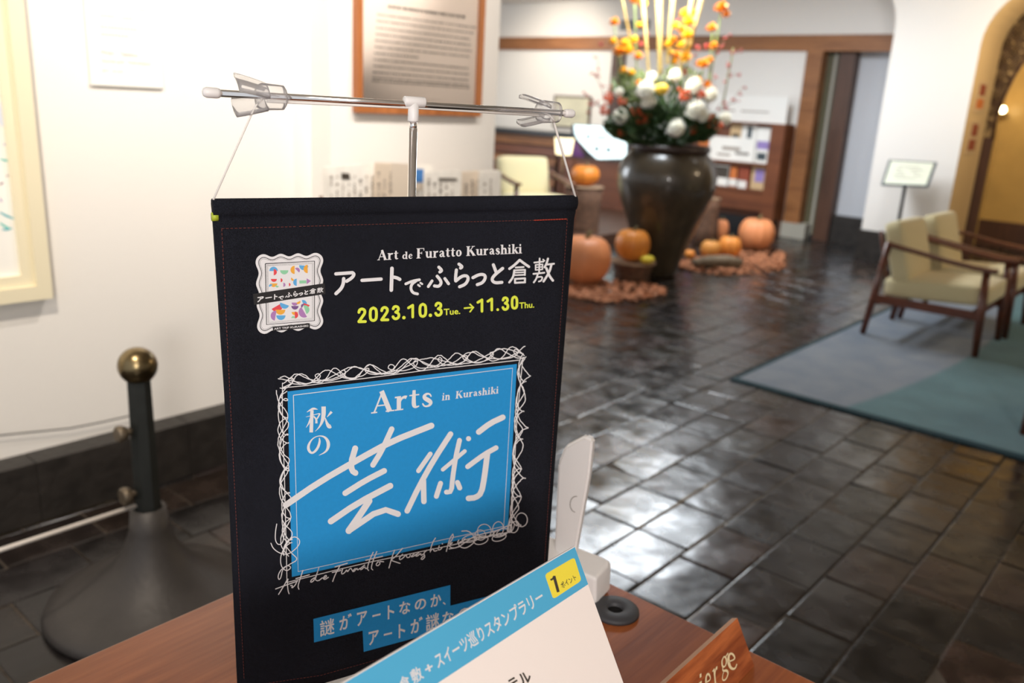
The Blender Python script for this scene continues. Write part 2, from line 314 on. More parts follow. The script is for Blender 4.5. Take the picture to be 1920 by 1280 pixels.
# ---- flat print: strokes and type set on a plane given by f(x, y, lift) -> Vector
class Print:
    def __init__(s, f): s.bm = bmesh.new(); s.f = f; s.k = 0
    def lift(s): s.k += 1; return s.k * 2.0e-6
    def poly(s, pts, mi=0, lift=None):
        l = s.lift() if lift is None else lift
        vs = [s.bm.verts.new(s.f(x, y, l)) for x, y in pts]
        f = s.bm.faces.new(vs); f.material_index = mi
    def stroke(s, pts, wd=None, mi=0, round_=True, smooth=0, mp=None):
        P = [(p[0], p[1]) for p in pts]; W = [wd if len(p) < 3 else p[2] for p in pts]
        for _ in range(smooth):
            Q, V = [P[0]], [W[0]]
            for i in range(len(P) - 1):
                a, b, c, d = P[i], P[i + 1], W[i], W[i + 1]
                Q += [(a[0] * .75 + b[0] * .25, a[1] * .75 + b[1] * .25), (a[0] * .25 + b[0] * .75, a[1] * .25 + b[1] * .75)]; V += [c * .75 + d * .25, c * .25 + d * .75]
            Q.append(P[-1]); V.append(W[-1]); P, W = Q, V
        n = len(P); L, R = [], []
        for i in range(n):
            a = P[max(i - 1, 0)]; b = P[min(i + 1, n - 1)]; dx, dy = b[0] - a[0], b[1] - a[1]; q = math.hypot(dx, dy) or 1; nx, ny = -dy / q, dx / q; h = W[i] / 2
            L.append((P[i][0] + nx * h, P[i][1] + ny * h)); R.append((P[i][0] - nx * h, P[i][1] - ny * h))
        tr = mp or (lambda x, y: (x, y)); l = s.lift()
        lv = [s.bm.verts.new(s.f(*tr(*p), l)) for p in L]; rv = [s.bm.verts.new(s.f(*tr(*p), l)) for p in R]
        for i in range(n - 1):
            f = s.bm.faces.new((lv[i], lv[i + 1], rv[i + 1], rv[i])); f.material_index = mi
        if round_:
            for j in ((0, n - 1) if n > 1 else (0,)): s.disc(P[j][0], P[j][1], W[j] / 2, W[j] / 2, mi, mp)
            if smooth == 0:
                for j in range(1, n - 1): s.disc(P[j][0], P[j][1], W[j] / 2, W[j] / 2, mi, mp)
    def disc(s, cx, cy, rx, ry=None, mi=0, mp=None, a0=0, a1=360, seg=14):
        ry = ry or rx; tr = mp or (lambda x, y: (x, y))
        s.poly([tr(cx + rx * math.cos(math.radians(a0 + (a1 - a0) * k / seg)), cy + ry * math.sin(math.radians(a0 + (a1 - a0) * k / seg))) for k in range(seg + (0 if a1 - a0 == 360 else 1))], mi)
    def text(s, body, quad, mi=0, off=0.0):
        # quad: TL, TR, BR, BL of the inked box
        c = bpy.data.curves.new('t', 'FONT'); c.body = body; c.offset = off; c.resolution_u = 3
        o = bpy.data.objects.new('t', c); COL.objects.link(o); dg = bpy.context.evaluated_depsgraph_get()
        me = bpy.data.meshes.new_from_object(o.evaluated_get(dg)); xs = [v.co.x for v in me.vertices]; ys = [v.co.y for v in me.vertices]
        x0, x1, y0, y1 = min(xs), max(xs), min(ys), max(ys); l = s.lift(); TL, TR, BR, BL = quad; vs = []
        for v in me.vertices:
            a = (v.co.x - x0) / (x1 - x0); b = (v.co.y - y0) / (y1 - y0)
            X = (BL[0] * (1 - a) + BR[0] * a) * (1 - b) + (TL[0] * (1 - a) + TR[0] * a) * b
            Y = (BL[1] * (1 - a) + BR[1] * a) * (1 - b) + (TL[1] * (1 - a) + TR[1] * a) * b
            vs.append(s.bm.verts.new(s.f(X, Y, l)))
        for p in me.polygons:
            try: f = s.bm.faces.new([vs[i] for i in p.vertices]); f.material_index = mi
            except ValueError: pass
        bpy.data.objects.remove(o); bpy.data.meshes.remove(me)
    def kanji(s, body, quad, mi=0, d=.7):
        for dx, dy in ((-d, 0), (d, 0), (0, -d), (0, d), (0, 0)): s.text(body, [(x + dx, y + dy) for x, y in quad], mi, 0)
    def done(s, name, mats, parent):
        return link(name, s.bm, mats, parent)
def sl(cx, cy, w_, h_, slope=0, lean=0):
    a, b = w_ / 2, h_ / 2
    g = lambda dx, dy: (cx + dx - lean * -dy, cy + dy + slope * dx)
    return [g(-a, -b), g(a, -b), g(a, b), g(-a, b)]
# serif letter strokes (x, y, width), capital height 1
GL = {
 'A': (.95, [[(.10, 0, .07), (.47, 1, .07)], [(.42, 1, .2), (.78, 0, .2)], [(.22, .33, .06), (.62, .33, .06)], [(-.02, .03, .06), (.24, .03, .06)], [(.6, .03, .06), (.97, .03, .06)]]),
 'r': (.56, [[(.17, 0, .18), (.17, .66, .18)], [(.0, .03, .06), (.36, .03, .06)], [(.0, .62, .07), (.17, .62, .07)], [(.22, .4, .07), (.3, .56, .1), (.42, .6, .14), (.5, .56, .16)]]),
 't': (.48, [[(.22, .86, .13), (.2, .3, .18), (.22, .12, .17), (.3, .05, .1), (.44, .1, .05)], [(.02, .63, .06), (.44, .63, .06)]]),
 's': (.52, [[(.43, .46, .05), (.38, .59, .07), (.24, .63, .1), (.12, .54, .14), (.16, .42, .18), (.3, .32, .2), (.42, .2, .17), (.38, .08, .12), (.24, .03, .08), (.12, .07, .07), (.06, .2, .06)]]),
 'i': (.38, [[(.18, 0, .18), (.18, .66, .18)], [(.0, .03, .06), (.37, .03, .06)], [(.0, .63, .06), (.18, .63, .06)], [(.1, .87, .18), (.25, .87, .18)]]),
 'n': (.74, [[(.18, 0, .18), (.18, .66, .18)], [(.0, .03, .06), (.34, .03, .06)], [(.0, .63, .06), (.18, .63, .06)], [(.24, .46, .07), (.34, .6, .1), (.47, .6, .15), (.55, .46, .18), (.55, 0, .18)], [(.4, .03, .06), (.74, .03, .06)]]),
 'u': (.76, [[(.18, .66, .18), (.18, .2, .18), (.24, .08, .14), (.36, .05, .1), (.5, .16, .06)], [(.56, .66, .18), (.56, 0, .18)], [(.0, .63, .06), (.18, .63, .06)], [(.42, .63, .06), (.56, .63, .06)], [(.56, .03, .06), (.74, .03, .06)]]),
 'a': (.64, [[(.1, .48, .1), (.16, .6, .08), (.29, .63, .09), (.42, .54, .17), (.43, .14, .18), (.5, .04, .09), (.62, .08, .05)], [(.4, .39, .06), (.22, .34, .1), (.12, .2, .16), (.2, .07, .11), (.3, .07, .08), (.4, .2, .06)]]),
 'h': (.74, [[(.18, 0, .18), (.18, 1, .18)], [(.0, .03, .06), (.34, .03, .06)], [(.0, .97, .06), (.18, .97, .06)], [(.24, .46, .07), (.34, .6, .1), (.47, .6, .15), (.55, .46, .18), (.55, 0, .18)], [(.4, .03, .06), (.74, .03, .06)]]),
 'k': (.7, [[(.18, 0, .18), (.18, 1, .18)], [(.0, .03, .06), (.34, .03, .06)], [(.0, .97, .06), (.18, .97, .06)], [(.22, .26, .07), (.54, .62, .07)], [(.34, .42, .17), (.58, .03, .17)], [(.42, .63, .06), (.68, .63, .06)], [(.46, .03, .06), (.72, .03, .06)]]),
 'K': (.98, [[(.2, 0, .21), (.2, 1, .21)], [(.0, .03, .06), (.4, .03, .06)], [(.0, .97, .06), (.4, .97, .06)], [(.26, .4, .07), (.72, .96, .07)], [(.44, .58, .21), (.82, .03, .21)], [(.55, .97, .06), (.9, .97, .06)], [(.62, .03, .06), (1.0, .03, .06)]]),
 'F': (.84, [[(.2, 0, .21), (.2, 1, .21)], [(.0, .03, .06), (.42, .03, .06)], [(.0, .97, .06), (.76, .97, .06)], [(.74, 1, .06), (.74, .74, .06)], [(.2, .52, .06), (.54, .52, .06)], [(.53, .64, .05), (.53, .4, .05)]]),
 'o': (.64, [[(.31, .63, .08), (.16, .55, .13), (.12, .33, .19), (.16, .12, .13), (.31, .04, .08), (.46, .12, .13), (.51, .33, .19), (.46, .55, .13), (.31, .63, .08)]]),
 'd': (.74, [[(.42, .5, .07), (.3, .62, .09), (.16, .54, .14), (.11, .33, .18), (.16, .12, .14), (.29, .05, .09), (.42, .16, .07)], [(.53, 0, .18), (.53, 1, .18)], [(.36, .97, .06), (.53, .97, .06)], [(.53, .03, .06), (.7, .03, .06)]]),
 'e': (.58, [[(.12, .36, .06), (.48, .36, .06), (.44, .54, .12), (.3, .63, .09), (.16, .54, .13), (.11, .33, .18), (.16, .12, .14), (.3, .04, .1), (.42, .07, .06), (.5, .18, .05)]]),
 'g': (.6, [[(.28, .63, .07), (.14, .55, .1), (.12, .42, .12), (.16, .3, .1), (.28, .24, .07), (.4, .3, .1), (.43, .42, .12), (.4, .55, .1), (.28, .63, .07)], [(.4, .58, .06), (.56, .64, .09)], [(.16, .28, .06), (.14, .14, .09), (.42, .06, .12), (.5, -.1, .1), (.3, -.26, .08), (.08, -.18, .07), (.12, 0, .06), (.2, .08, .05)]]),
 'C': (.9, [[(.74, .72, .05), (.66, .92, .07), (.46, .99, .08), (.22, .86, .15), (.12, .5, .2), (.22, .14, .15), (.46, .01, .08), (.66, .08, .06), (.76, .26, .05)]]),
 'c': (.54, [[(.46, .5, .1), (.38, .61, .08), (.26, .62, .09), (.14, .52, .14), (.11, .33, .17), (.16, .12, .13), (.3, .04, .09), (.42, .08, .06), (.5, .2, .05)]]),
}
def serif(P, word, bl, br, up0, up1, mi=0, bold=1.0, gap=.03):
    """word on a baseline bl -> br; up0 / up1: vector of the capital height at either end"""
    tot = sum(GL[c][0] + gap for c in word) - gap; x = 0
    for c in word:
        adv, st = GL[c]
        def mp(px, py, x=x):
            a = (x + px) / tot; ux = up0[0] * (1 - a) + up1[0] * a; uy = up0[1] * (1 - a) + up1[1] * a
            return (bl[0] + (br[0] - bl[0]) * a + ux * py, bl[1] + (br[1] - bl[1]) * a + uy * py)
        for s_ in st: P.stroke([(a, b, max(w_ * bold, .05)) for a, b, w_ in s_], mi=mi, round_=False, smooth=(2 if len(s_) > 2 else 0), mp=mp)
        x += adv + gap
# ================================================================== SETTING
ZC = 2.7; XW = -2.73; YB = 9.5
# floor: a mortar bed with every tile on it
struct_floor = struct('floor', B(-10, 3.2, -1.5, 12.2, -.12, -.0035), 'grout')
PX, PY = .189, .283
tiles = []
i0 = 0
for ix in range(-48, 19):
    x0 = -.53 + ix * PX
    off = ((ix * 7) % 5) / 5 * PY if ix % 2 else ((ix * 3) % 4) / 9 * PY
    for iy in range(-4, 42):
        y0 = iy * PY + off - .04
        cx, cy = x0 + PX / 2, y0 + PY / 2
        if cx - PX / 2 < -2.81 and cy < 3.1: continue
        if cx < -9.8 or cx > 3 or cy > 12.0 or cy < -1.2: continue
        # keep what the photograph's surroundings could see
        v = Vector((cx, cy, 0)) - CAM; dep = v.dot(FW)
        if dep < .2: continue
        px = 960 + FPX * v.dot(RT) / dep; py = 640 - FPX * v.dot(UP) / dep
        vis = -150 < px < 2070 and 380 < py < 1430
        hid = (cx > -.84 and cy < .84) or (412 < px < 1045 and 380 < py < 1280 and dep > 1) or (cx > -1.78 and cy > 4.0)
        if px < -900 or px > 2900: continue
        tiles.append((0 if (vis and not hid) else 1, v.length, cx, cy))
tiles.sort()
def tile_bm(hx, hy, bm=None, c=(0, 0, 0), rx=0, ry=0):
    bm = bm or bmesh.new(); b = .006; h0, h1 = -.014, 0.0
    mt = Matrix.Translation(c) @ Matrix.Rotation(rx, 4, 'X') @ Matrix.Rotation(ry, 4, 'Y')
    rings = []
    for (dx, dy, z) in ((hx, hy, h0), (hx, hy, h1 - .002), (hx - .0015, hy - .0015, h1 - .0006), (hx - .005, hy - .005, h1)):
        rings.append([bm.verts.new(mt @ Vector(p)) for p in ((-dx, -dy, z), (dx, -dy, z), (dx, dy, z), (-dx, dy, z))])
    for a, b_ in zip(rings, rings[1:]):
        for k in range(4):
            bm.faces.new((a[k], a[(k + 1) % 4], b_[(k + 1) % 4], b_[k]))
    bm.faces.new(rings[-1])
    return bm
me_tile = bpy.data.meshes.new('tile'); bt = tile_bm(PX / 2 - .0022, PY / 2 - .0022); bt.to_mesh(me_tile); bt.free(); me_tile.materials.append(Mt['tile'])
rest = bmesh.new(); rt = random.Random(3)
for n, (h_, d_, cx, cy) in enumerate(tiles):
    rx, ry = rt.gauss(0, .011), rt.gauss(0, .011); dz = rt.uniform(-.0008, .0008)
    if n < 298:
        o = bpy.data.objects.new('tile', me_tile); COL.objects.link(o); o.location = (cx, cy, dz); o.rotation_euler = (rx, ry, 0); o.parent = struct_floor
    else: tile_bm(PX / 2 - .0022, PY / 2 - .0022, rest, (cx, cy, dz), rx, ry)
o = link('distant_tiles', rest, 'tile_i', struct_floor); o['kind'] = 'stuff'
# left wall with skirting of stone slabs and the ledge above it
struct('wall_left', B(XW - .3, XW, -1.5, 2.05, 0, ZC), 'wall')
sk = struct('baseboard_left', B(XW, -2.645, -1.5, 2.05, 0, .19), 'stone')
yy = -1.5
for L_ in (.9, .85, .62, .5, .68):
    link('stone_slab', B(XW, -2.632, yy + .0008, yy + L_ - .0008, 0, .2, bev=.002), 'stone', sk); yy += L_
# wall section with the framed notice
P0 = onx(619, 200, XW + .12).y; P1 = onx(930, 200, XW + .12).y
struct('wall_notice_pillar', B(XW - .35, XW + .12, P0, P1, 0, ZC), 'wall')
struct('baseboard_notice_pillar', B(XW, XW + .15, P0, P1, 0, .2), 'stone')
# back wall
JX0, JX1 = ony(1462, 408, YB).x, ony(1503, 408, YB).x
struct('wall_back', B(-9.8, JX0 + .0, YB, YB + .2, 0, ZC), 'wall')
zb0, zb1 = ony(1300, 95, YB).z, ony(1300, 67.5, YB).z
struct('wall_back_above_beam', B(JX0, -2.7, YB, YB + .2, zb1, ZC), 'wall')
struct('trim_beam', B(-9.8, -2.9, YB - .04, YB + .02, zb0, zb1), 'oak')
for (xa, xb) in ((1143, 1166),):
    a, b_ = ony(xa, 200, YB).x, ony(xb, 200, YB).x
    struct('trim_post', B(a, b_, YB - .035, YB + .02, 0, zb0), 'darkwood')
jx = lambda x, Y: ony(x, 250, Y).x
struct('trim_door_jamb', B(jx(1491.5, YB - .04), jx(1521, YB - .04), YB - .04, YB + .2, .17, zb0), 'oak')
struct('trim_plinth', B(jx(1474, YB), jx(1540, YB), YB - .06, YB + .2, 0, .17), 'stonepale')
struct('wall_back_strip', B(JX0, jx(1491.5, YB), YB, YB + .2, 0.17, zb0), 'wall')
dr = struct('door_1', B(jx(1515, YB + .14), jx(1556, YB + .14), YB + .12, YB + .16, .05, zb0), 'doorglass')
link('door_stile', B(jx(1544, YB + .1), jx(1549, YB + .1), YB + .1, YB + .12, .05, zb0), 'stonepale', dr)
link('door_sill', B(jx(1515, YB + .1), jx(1556, YB + .1), YB + .08, YB + .2, 0, .05), 'stone', dr)
struct('trim_door_post', B(jx(1553, YB + .06), jx(1582, YB + .06), YB + .06, YB + .2, .0, zb0), 'darkwood')
struct('wall_recess', B(-4.2, -2.5, YB + .2, YB + .35, 0, ZC), 'wallg')
struct('baseboard_recess', B(jx(1582, YB + .1), -2.55, YB + .1, YB + .2, 0, .3), 'stone')
struct('baseboard_back', B(-9.8, JX0, YB - .03, YB, 0, .26), 'stone')
struct('ceiling', B(-10, 3.2, -1.5, 12.3, ZC, ZC + .12), 'ceil')
struct('wall_far_left', B(-10, -9.8, 2.0, 12.2, 0, ZC), 'wall')
# right pillar and its arches (front face at YP)
YP, YQ = 8.67, 9.45
XP0, XP1 = -2.83, -2.07
def arch_wall():
    """white wall with a rounded shoulder on either side of the pillar"""
    bm = bmesh.new(); out = []
    r1 = .4; z1 = 2.2
    left = [(XP0, 0)] + [(XP0, z1)] + [(XP0 - r1 * (1 - math.cos(a)), z1 + r1 * 1.15 * math.sin(a)) for a in [PI / 2 * k / 8 for k in range(1, 9)]]
    r2 = .62; z2 = 2.05
    right = [(XP1, 0), (XP1, z2)] + [(XP1 + r2 * (1 - math.cos(a)), z2 + .55 * math.sin(a)) for a in [PI / 2 * k / 10 for k in range(1, 11)]]
    loop = left + [(-9.6, z1 + r1 * 1.15), (-9.6, ZC), (3.0, ZC), (3.0, 2.6)] + right[::-1]
    f = [bm.verts.new((x, YP, z)) for x, z in loop]; b = [bm.verts.new((x, YQ, z)) for x, z in loop]
    n = len(loop)
    ff = bm.faces.new(f); bb = bm.faces.new(b[::-1])
    nl = len(left)
    for k in range(n):
        q = bm.faces.new((f[k], b[k], b[(k + 1) % n], f[(k + 1) % n]))
        if k >= nl + 3 and k < n - 1: q.material_index = 1
    bmesh.ops.recalc_face_normals(bm, faces=bm.faces); bmesh.ops.triangulate(bm, faces=[ff, bb]); return bm
struct('wall_arched_pillar', arch_wall(), ['wall', 'tan'])
struct('baseboard_pillar', B(XP0 - .02, XP1 - .02, YP - .03, YQ, 0, .3), 'stone')
# room seen through the right arch
struct('wall_arch_room', B(-2.3, 3.0, 11.2, 11.35, 0, ZC), 'golden')
struct('wall_arch_room_side', B(-2.42, -2.3, YQ, 11.3, 0, ZC), 'golden')
struct('baseboard_arch_room', B(-2.3, 3, 11.12, 11.2, 0, .3), 'darkwood')
struct('wall_right', B(3.0, 3.2, -1.5, 12.2, 0, ZC), 'wall')
# lattice screen set in the arch
YLs = YQ + .02
ls = root('lattice_screen', (XP1 + .5, YLs, 0), 'dark lattice screen with square spiral pattern filling the arch at the right edge', 'screen')
def xl(x, y): return ony(x, y, YLs)
bm = bmesh.new(); pq_ = [xl(1822, 290), xl(1864, 255), xl(1829, 452), xl(1790, 455)]
zlo = 0.0; a_, b2 = xl(1829, 452), xl(1862, 262)
box(bm, XP1 - .1, b2.x, YLs, YLs + .05, 0, b2.z + .02); link('post', bm, 'darkwood', ls)
inn = [xl(*p) for p in ((1862, 262), (1868, 222), (1884, 178), (1902, 142), (1926, 104), (1960, 60), (2010, 20), (2080, -10))]
bm = bmesh.new()
fr = [(XP1 - .1, inn[0].z)] + [(p.x, p.z) for p in inn] + [(XP1 - .1, inn[-1].z)]
va = [bm.verts.new((x, YLs + .03, z)) for x, z in fr]; vb = [bm.verts.new((x, YLs + .04, z)) for x, z in fr]
f1 = bm.faces.new(va); f2 = bm.faces.new(vb[::-1])
for k in range(len(fr)): bm.faces.new((va[k], vb[k], vb[(k + 1) % len(fr)], va[(k + 1) % len(fr)]))
bmesh.ops.recalc_face_normals(bm, faces=bm.faces); bmesh.ops.triangulate(bm, faces=[f1, f2]); link('backing_panel', bm, 'tanlat', ls)
def inx(z):
    for p, q in zip(inn, inn[1:]):
        if p.z <= z <= q.z: return p.x + (q.x - p.x) * (z - p.z) / (q.z - p.z)
    return -9
bm = bmesh.new()
for iz in range(18):
    for ixx in range(9):
        cz = 1.2 + iz * .085; cx_ = XP1 + (iz % 2) * .085 + ixx * .17
        for q in (.03, .057, .084):
            pts = [(cx_ - q, cz), (cx_, cz + q), (cx_ + q, cz), (cx_, cz - q)]
            for a, b_ in zip(pts, pts[1:] + pts[:1]):
                if min(inx(a[1]) - a[0], inx(b_[1]) - b_[0]) < 0: continue
                tube(bm, [(a[0], YLs + .015, a[1]), (b_[0], YLs + .022, b_[1])], .0056, 4)
link('lattice_bars', bm, 'darkwood', ls)['kind'] = 'stuff'
bm = bmesh.new(); tube(bm, [p for p in inn], .014, 6); link('arched_rim', bm, 'darkwood', ls)
# two small posters on the tan reveal
for k, (xa, ya, xb, yb, lab, nm, c1) in enumerate(((1833, 150, 1856, 212, 'upper faded poster with an orange patch on the tan arch reveal', 'poster', 'postero'), (1812, 225, 1838, 290, 'lower faded poster with a red patch on the tan arch reveal', 'poster', 'posterr'))):
    zt, zb = onx(xa, ya, XP1).z, onx(xa, yb, XP1).z; ya_, yb_ = 8.85, 9.2
    p = root(nm, (XP1 + .003, 9.0, zb), lab, 'poster', 'posters on the arch reveal')
    link('sheet', B(XP1 + .001, XP1 + .006, ya_, yb_, zb, zt), 'posterp', p)
    link('printed_patch', B(XP1 + .006, XP1 + .0075, ya_ + .05, yb_ - .05, zb + .04, zb + (zt - zb) * .45), c1, p)
    link('printed_patch', B(XP1 + .006, XP1 + .0075, ya_ + .08, yb_ - .06, zb + (zt - zb) * .55, zt - .03), 'posterr', p)
# wall lamp in the arch room
q = ony(1880, 206, 10.9)
wl = root('wall_lamp', (q.x, 10.9, q.z), 'small glowing wall lamp inside the golden arch room', 'lamp')
link('bulb', LA([(0.001, -.035), (.025, -.028), (.036, 0), (.026, .03), (.001, .04)], 16, q), 'bulb', wl)
link('bracket', B(q.x - .012, q.x + .012, 10.9, 11.2, q.z - .075, q.z - .035), 'brass', wl)
# ================================================================== LEFT WALL THINGS
# abstract painting in a double cream frame
pc = [onx(30, 0, XW + .05), onx(82, 558, XW + .05)]
yr = .985; zb = onx(84, 560, XW + .045).z - .0
pt = root('framed_painting', (XW, 0, zb), 'abstract painting with coloured dashes on white in a cream double frame', 'painting')
Y0, Z1 = -.75, 2.15
def frame4(y0, y1, z0, z1, w_, x0, x1):
    bm = bmesh.new()
    box(bm, x0, x1, y0, y1, z0, z0 + w_); box(bm, x0, x1, y0, y1, z1 - w_, z1); box(bm, x0, x1, y0, y0 + w_, z0 + w_, z1 - w_); box(bm, x0, x1, y1 - w_, y1, z0 + w_, z1 - w_); return bm
link('outer_frame', frame4(Y0, yr, zb, Z1, .042, XW + .001, XW + .05), 'cream', pt)
link('inner_frame', frame4(Y0 + .042, yr - .042, zb + .042, Z1 - .042, .034, XW + .001, XW + .035), 'cream', pt)
link('canvas', B(XW + .001, XW + .02, Y0 + .076, yr - .076, zb + .076, Z1 - .076), 'canvas', pt)
PB = Print(lambda x, y, l: (lambda v: Vector((XW + .0205 + l * 3, v.y, v.z)))(onx(x, y, XW + .0205)))
for (x0, y0, x1, y1, w_, mi) in [(0, 398, 26, 410, 5, 1), (5, 430, 22, 428, 5, 1), (0, 418, 18, 428, 5, 2), (0, 372, 4, 378, 3, 3), (8, 271, 18, 266, 4, 0), (0, 298, 28, 303, 5, 2), (12, 285, 20, 283, 3, 4), (0, 345, 6, 342, 4, 4), (12, 330, 26, 324, 3, 4), (0, 160, 10, 158, 5, 5), (0, 146, 12, 144, 4, 2), (0, 226, 5, 224, 4, 2), (4, 117, 9, 114, 4, 4), (0, 66, 6, 70, 9, 5), (0, 182, 2, 180, 3, 4), (-30, 420, -10, 414, 5, 1), (-25, 350, -8, 346, 4, 3), (-40, 300, -18, 290, 5, 2), (-30, 240, -10, 250, 5, 0), (-45, 180, -12, 186, 5, 5), (-40, 120, -15, 110, 5, 4)]:
    PB.stroke([(x0, y0, w_ * .5), ((x0 + x1) / 2, (y0 + y1) / 2 + 1, w_), (x1, y1, w_ * .4)], mi=mi, smooth=1)
PB.disc(6, 212, 10, 26, 6); PB.disc(-2, 130, 9, 16, 6)
cl = [mat('paint_' + n, srgb(*c), .7) for n, c in (('indigo', (110, 120, 190)), ('turquoise', (90, 180, 190)), ('teal', (110, 200, 190)), ('violet', (160, 140, 190)), ('plum', (130, 90, 110)), ('lime', (170, 220, 60)), ('mist', (216, 224, 240)))]
PB.done('brush_strokes', cl, pt)['kind'] = 'stuff'
# white caption plaque
a, b_ = onx(172, 160, XW + .012), onx(308, 170, XW + .012)
pq = root('caption_plaque', (XW, a.y, a.z), 'white caption plaque with small lettering on the wall beside the painting', 'plaque')
link('panel', B(XW + .001, XW + .012, a.y, b_.y, a.z, 1.86, bev=.003), 'paper', pq)
PW = Print(lambda x, y, l: (lambda v: Vector((XW + .0122 + l, v.y, v.z)))(onx(x, y, XW + .0122)))
PW.text('Hojo', [(190, 94), (214, 96), (214, 105), (190, 103)], 0); PW.text('Takahiro', [(225, 97), (258, 100), (258, 108), (225, 105)], 0)
PW.text('Guardian gold - Takahashigawa', [(191, 111), (283, 117), (283, 124), (191, 118)], 1)
PW.text('2011  Acrylic', [(191, 130), (232, 132), (232, 138), (191, 136)], 2)
PW.text('Guardian gold - Takahashigawa', [(186, 7), (280, 18), (280, 24), (186, 13)], 2)
for (x0, y0, x1) in ((187, 29, 212), (228, 34, 252), (188, 50, 256), (189, 64, 238)):
    x = x0
    while x < x1:
        PW.stroke([(x, y0 + (x - x0) * .09), (x + 4, y0 + .4 + (x - x0) * .09)], 2.6, 2, round_=False); x += 6
PW.done('lettering', ['ink', 'ink', 'grey_ink'], pq)
# framed notice
XN = XW + .12
a, b_ = onx(667, 208, XN + .02), onx(899, 221, XN + .02)
fn = root('framed_notice', (XN, a.y, a.z), 'brown wood framed notice with lines of grey text behind glass', 'picture frame')
y0, y1, z0 = a.y, b_.y, (a.z + b_.z) / 2; z1 = 2.12
link('frame', frame4(y0, y1, z0, z1, .026, XN + .001, XN + .03), wood('notice_frame_wood', srgb(150, 88, 44), srgb(186, 116, 66), 'Z', .4), fn)
link('notice_paper', B(XN + .001, XN + .012, y0 + .02, y1 - .02, z0 + .02, z1 - .02), mat('notice_paper', srgb(246, 230, 216), .6), fn)
link('glass_pane', B(XN + .018, XN + .021, y0 + .02, y1 - .02, z0 + .02, z1 - .02), 'pglass', fn)
PN = Print(lambda x, y, l: (lambda v: Vector((XN + .0125 + l, v.y, v.z)))(onx(x, y, XN + .0125)))
rn = random.Random(5)
for k in range(13):
    s_, e_ = (708, 888) if k else (728, 872)
    yl = [12, 27, 39, 52, 64, 76, 88, 100, 112, 124, 136, 146, 152][k] + (0 if k < 11 else 0); slope = .14 - k * .0055
    if k == 7: e_ = 790
    if k in (3, 10): e_ = 884
    x = s_ - k * .9
    while x < e_ - k * 1.2:
        L_ = rn.uniform(2.5, 7); yv = yl + (x - s_) * slope
        PN.stroke([(x, yv), (x + L_, yv + L_ * slope)], 5 if k == 0 else 2.6, 0 if k == 0 else 1, round_=False); x += L_ + rn.uniform(1.2, 2.6)
PN.done('text_lines', ['ink', 'grey_ink'], fn)
# newspaper rack and newspapers
XR = XN + .16
ya, yb = onx(622, 330, XR).y, onx(928, 335, XR).y
rk = root('newspaper_rack', (XR, (ya + yb) / 2, 0), 'wooden rack holding newspapers against the white wall behind the banner', 'rack')
link('back_board', B(XR - .1, XR - .085, ya + .02, yb - .02, .25, .98), 'redwood', rk)
link('shelf', B(XR - .1, XR + .12, ya + .02, yb - .02, .70, .72), 'redwood', rk)
for yy in (ya + .03, yb - .06):
    link('leg', B(XR - .1, XR - .07, yy, yy + .03, 0, .25), 'redwood', rk); link('leg', B(XR + .08, XR + .11, yy, yy + .03, 0, .70), 'redwood', rk)
def paper_bm(y0, y1, z1, lean, thick, mi_n, prints):
    bm = bmesh.new(); n = max(2, int(thick / .004))
    for k in range(n):
        dx = k * thick / n; rz = (k - n / 2) * .0035
        vs = box(bm, 0, thick / n * .6, 0, y1 - y0, 0, z1 - .72 - rn.uniform(0, .006))
        bmesh.ops.transform(bm, matrix=Matrix.Translation((dx, rz, 0)) @ Matrix.Rotation(lean, 4, 'X'), verts=vs)
    return bm
NP = [(614, 703, 320, .05, .02, 'newspaper with small dark photo at the left end of the rack', 'news', [(640, 324, 655, 336, 'ink')]),
      (703, 745, 313, -.05, .05, 'thick fanned bundle of newspapers left of the pole', 'newst', []),
      (742, 797, 315, -.03, .03, 'newspaper with blue sky photo behind the chrome pole', 'news', [(755, 316, 794, 342, 'bluen'), (758, 342, 796, 356, 'newst')]),
      (797, 858, 326, .0, .02, 'newspaper with a grey headline bar right of the blue photo', 'news', [(822, 333, 856, 339, 'grey_ink')]),
      (856, 905, 328, .01, .02, 'tan toned newspaper second from the right end of the rack', 'newst', []),
      (902, 934, 327, .02, .02, 'narrow pale newspaper at the right end of the rack', 'news', [])]
for k, (xa, xb, yt, lean, th, lab, mn, pr) in enumerate(NP):
    xr = XR - .05 + (k % 2) * .05
    A_, B_ = onx(xa, yt - 3, xr), onx(xb, yt - 3, xr)
    p = root('newspaper', (xr, A_.y, .72), lab, 'newspaper', 'newspapers in the rack')
    bm = paper_bm(A_.y, B_.y, A_.z, lean, th, 0, pr)
    o = link('folded_sheets', bm, mn, p); o.matrix_world = Matrix.Translation((xr, A_.y, .723 + (abs(lean) + .03) * .12))
    xf = xr + th + .0015
    PP = Print(lambda x, y, l, xf=xf: (lambda v: Vector((xf + l, v.y, v.z)))(onx(x, y, xf)))
    for (x0, y0_, x1, y1_, m_) in pr: PP.poly([(x0, y0_), (x1, y0_ + 1), (x1 + 2, y1_), (x0 + 1, y1_)], {'ink': 0, 'bluen': 1, 'newst': 2, 'grey_ink': 3}[m_])
    for c_ in range(int((xb - xa) / 11)):
        x = xa + 7 + c_ * 11
        for r2 in range(9):
            if rn.random() < .75 and not any(q_[0] - 6 < x < q_[2] + 2 and yt + 6 + r2 * 7 < q_[3] for q_ in pr): PP.stroke([(x, yt + 9 + r2 * 7), (x + .6, yt + 13 + r2 * 7)], rn.choice([2, 3, 5]), 4 if rn.random() < .8 else 3, round_=False)
    PP.done('print', ['ink', 'bluen', 'newst', 'grey_ink', 'faint_ink'], p)
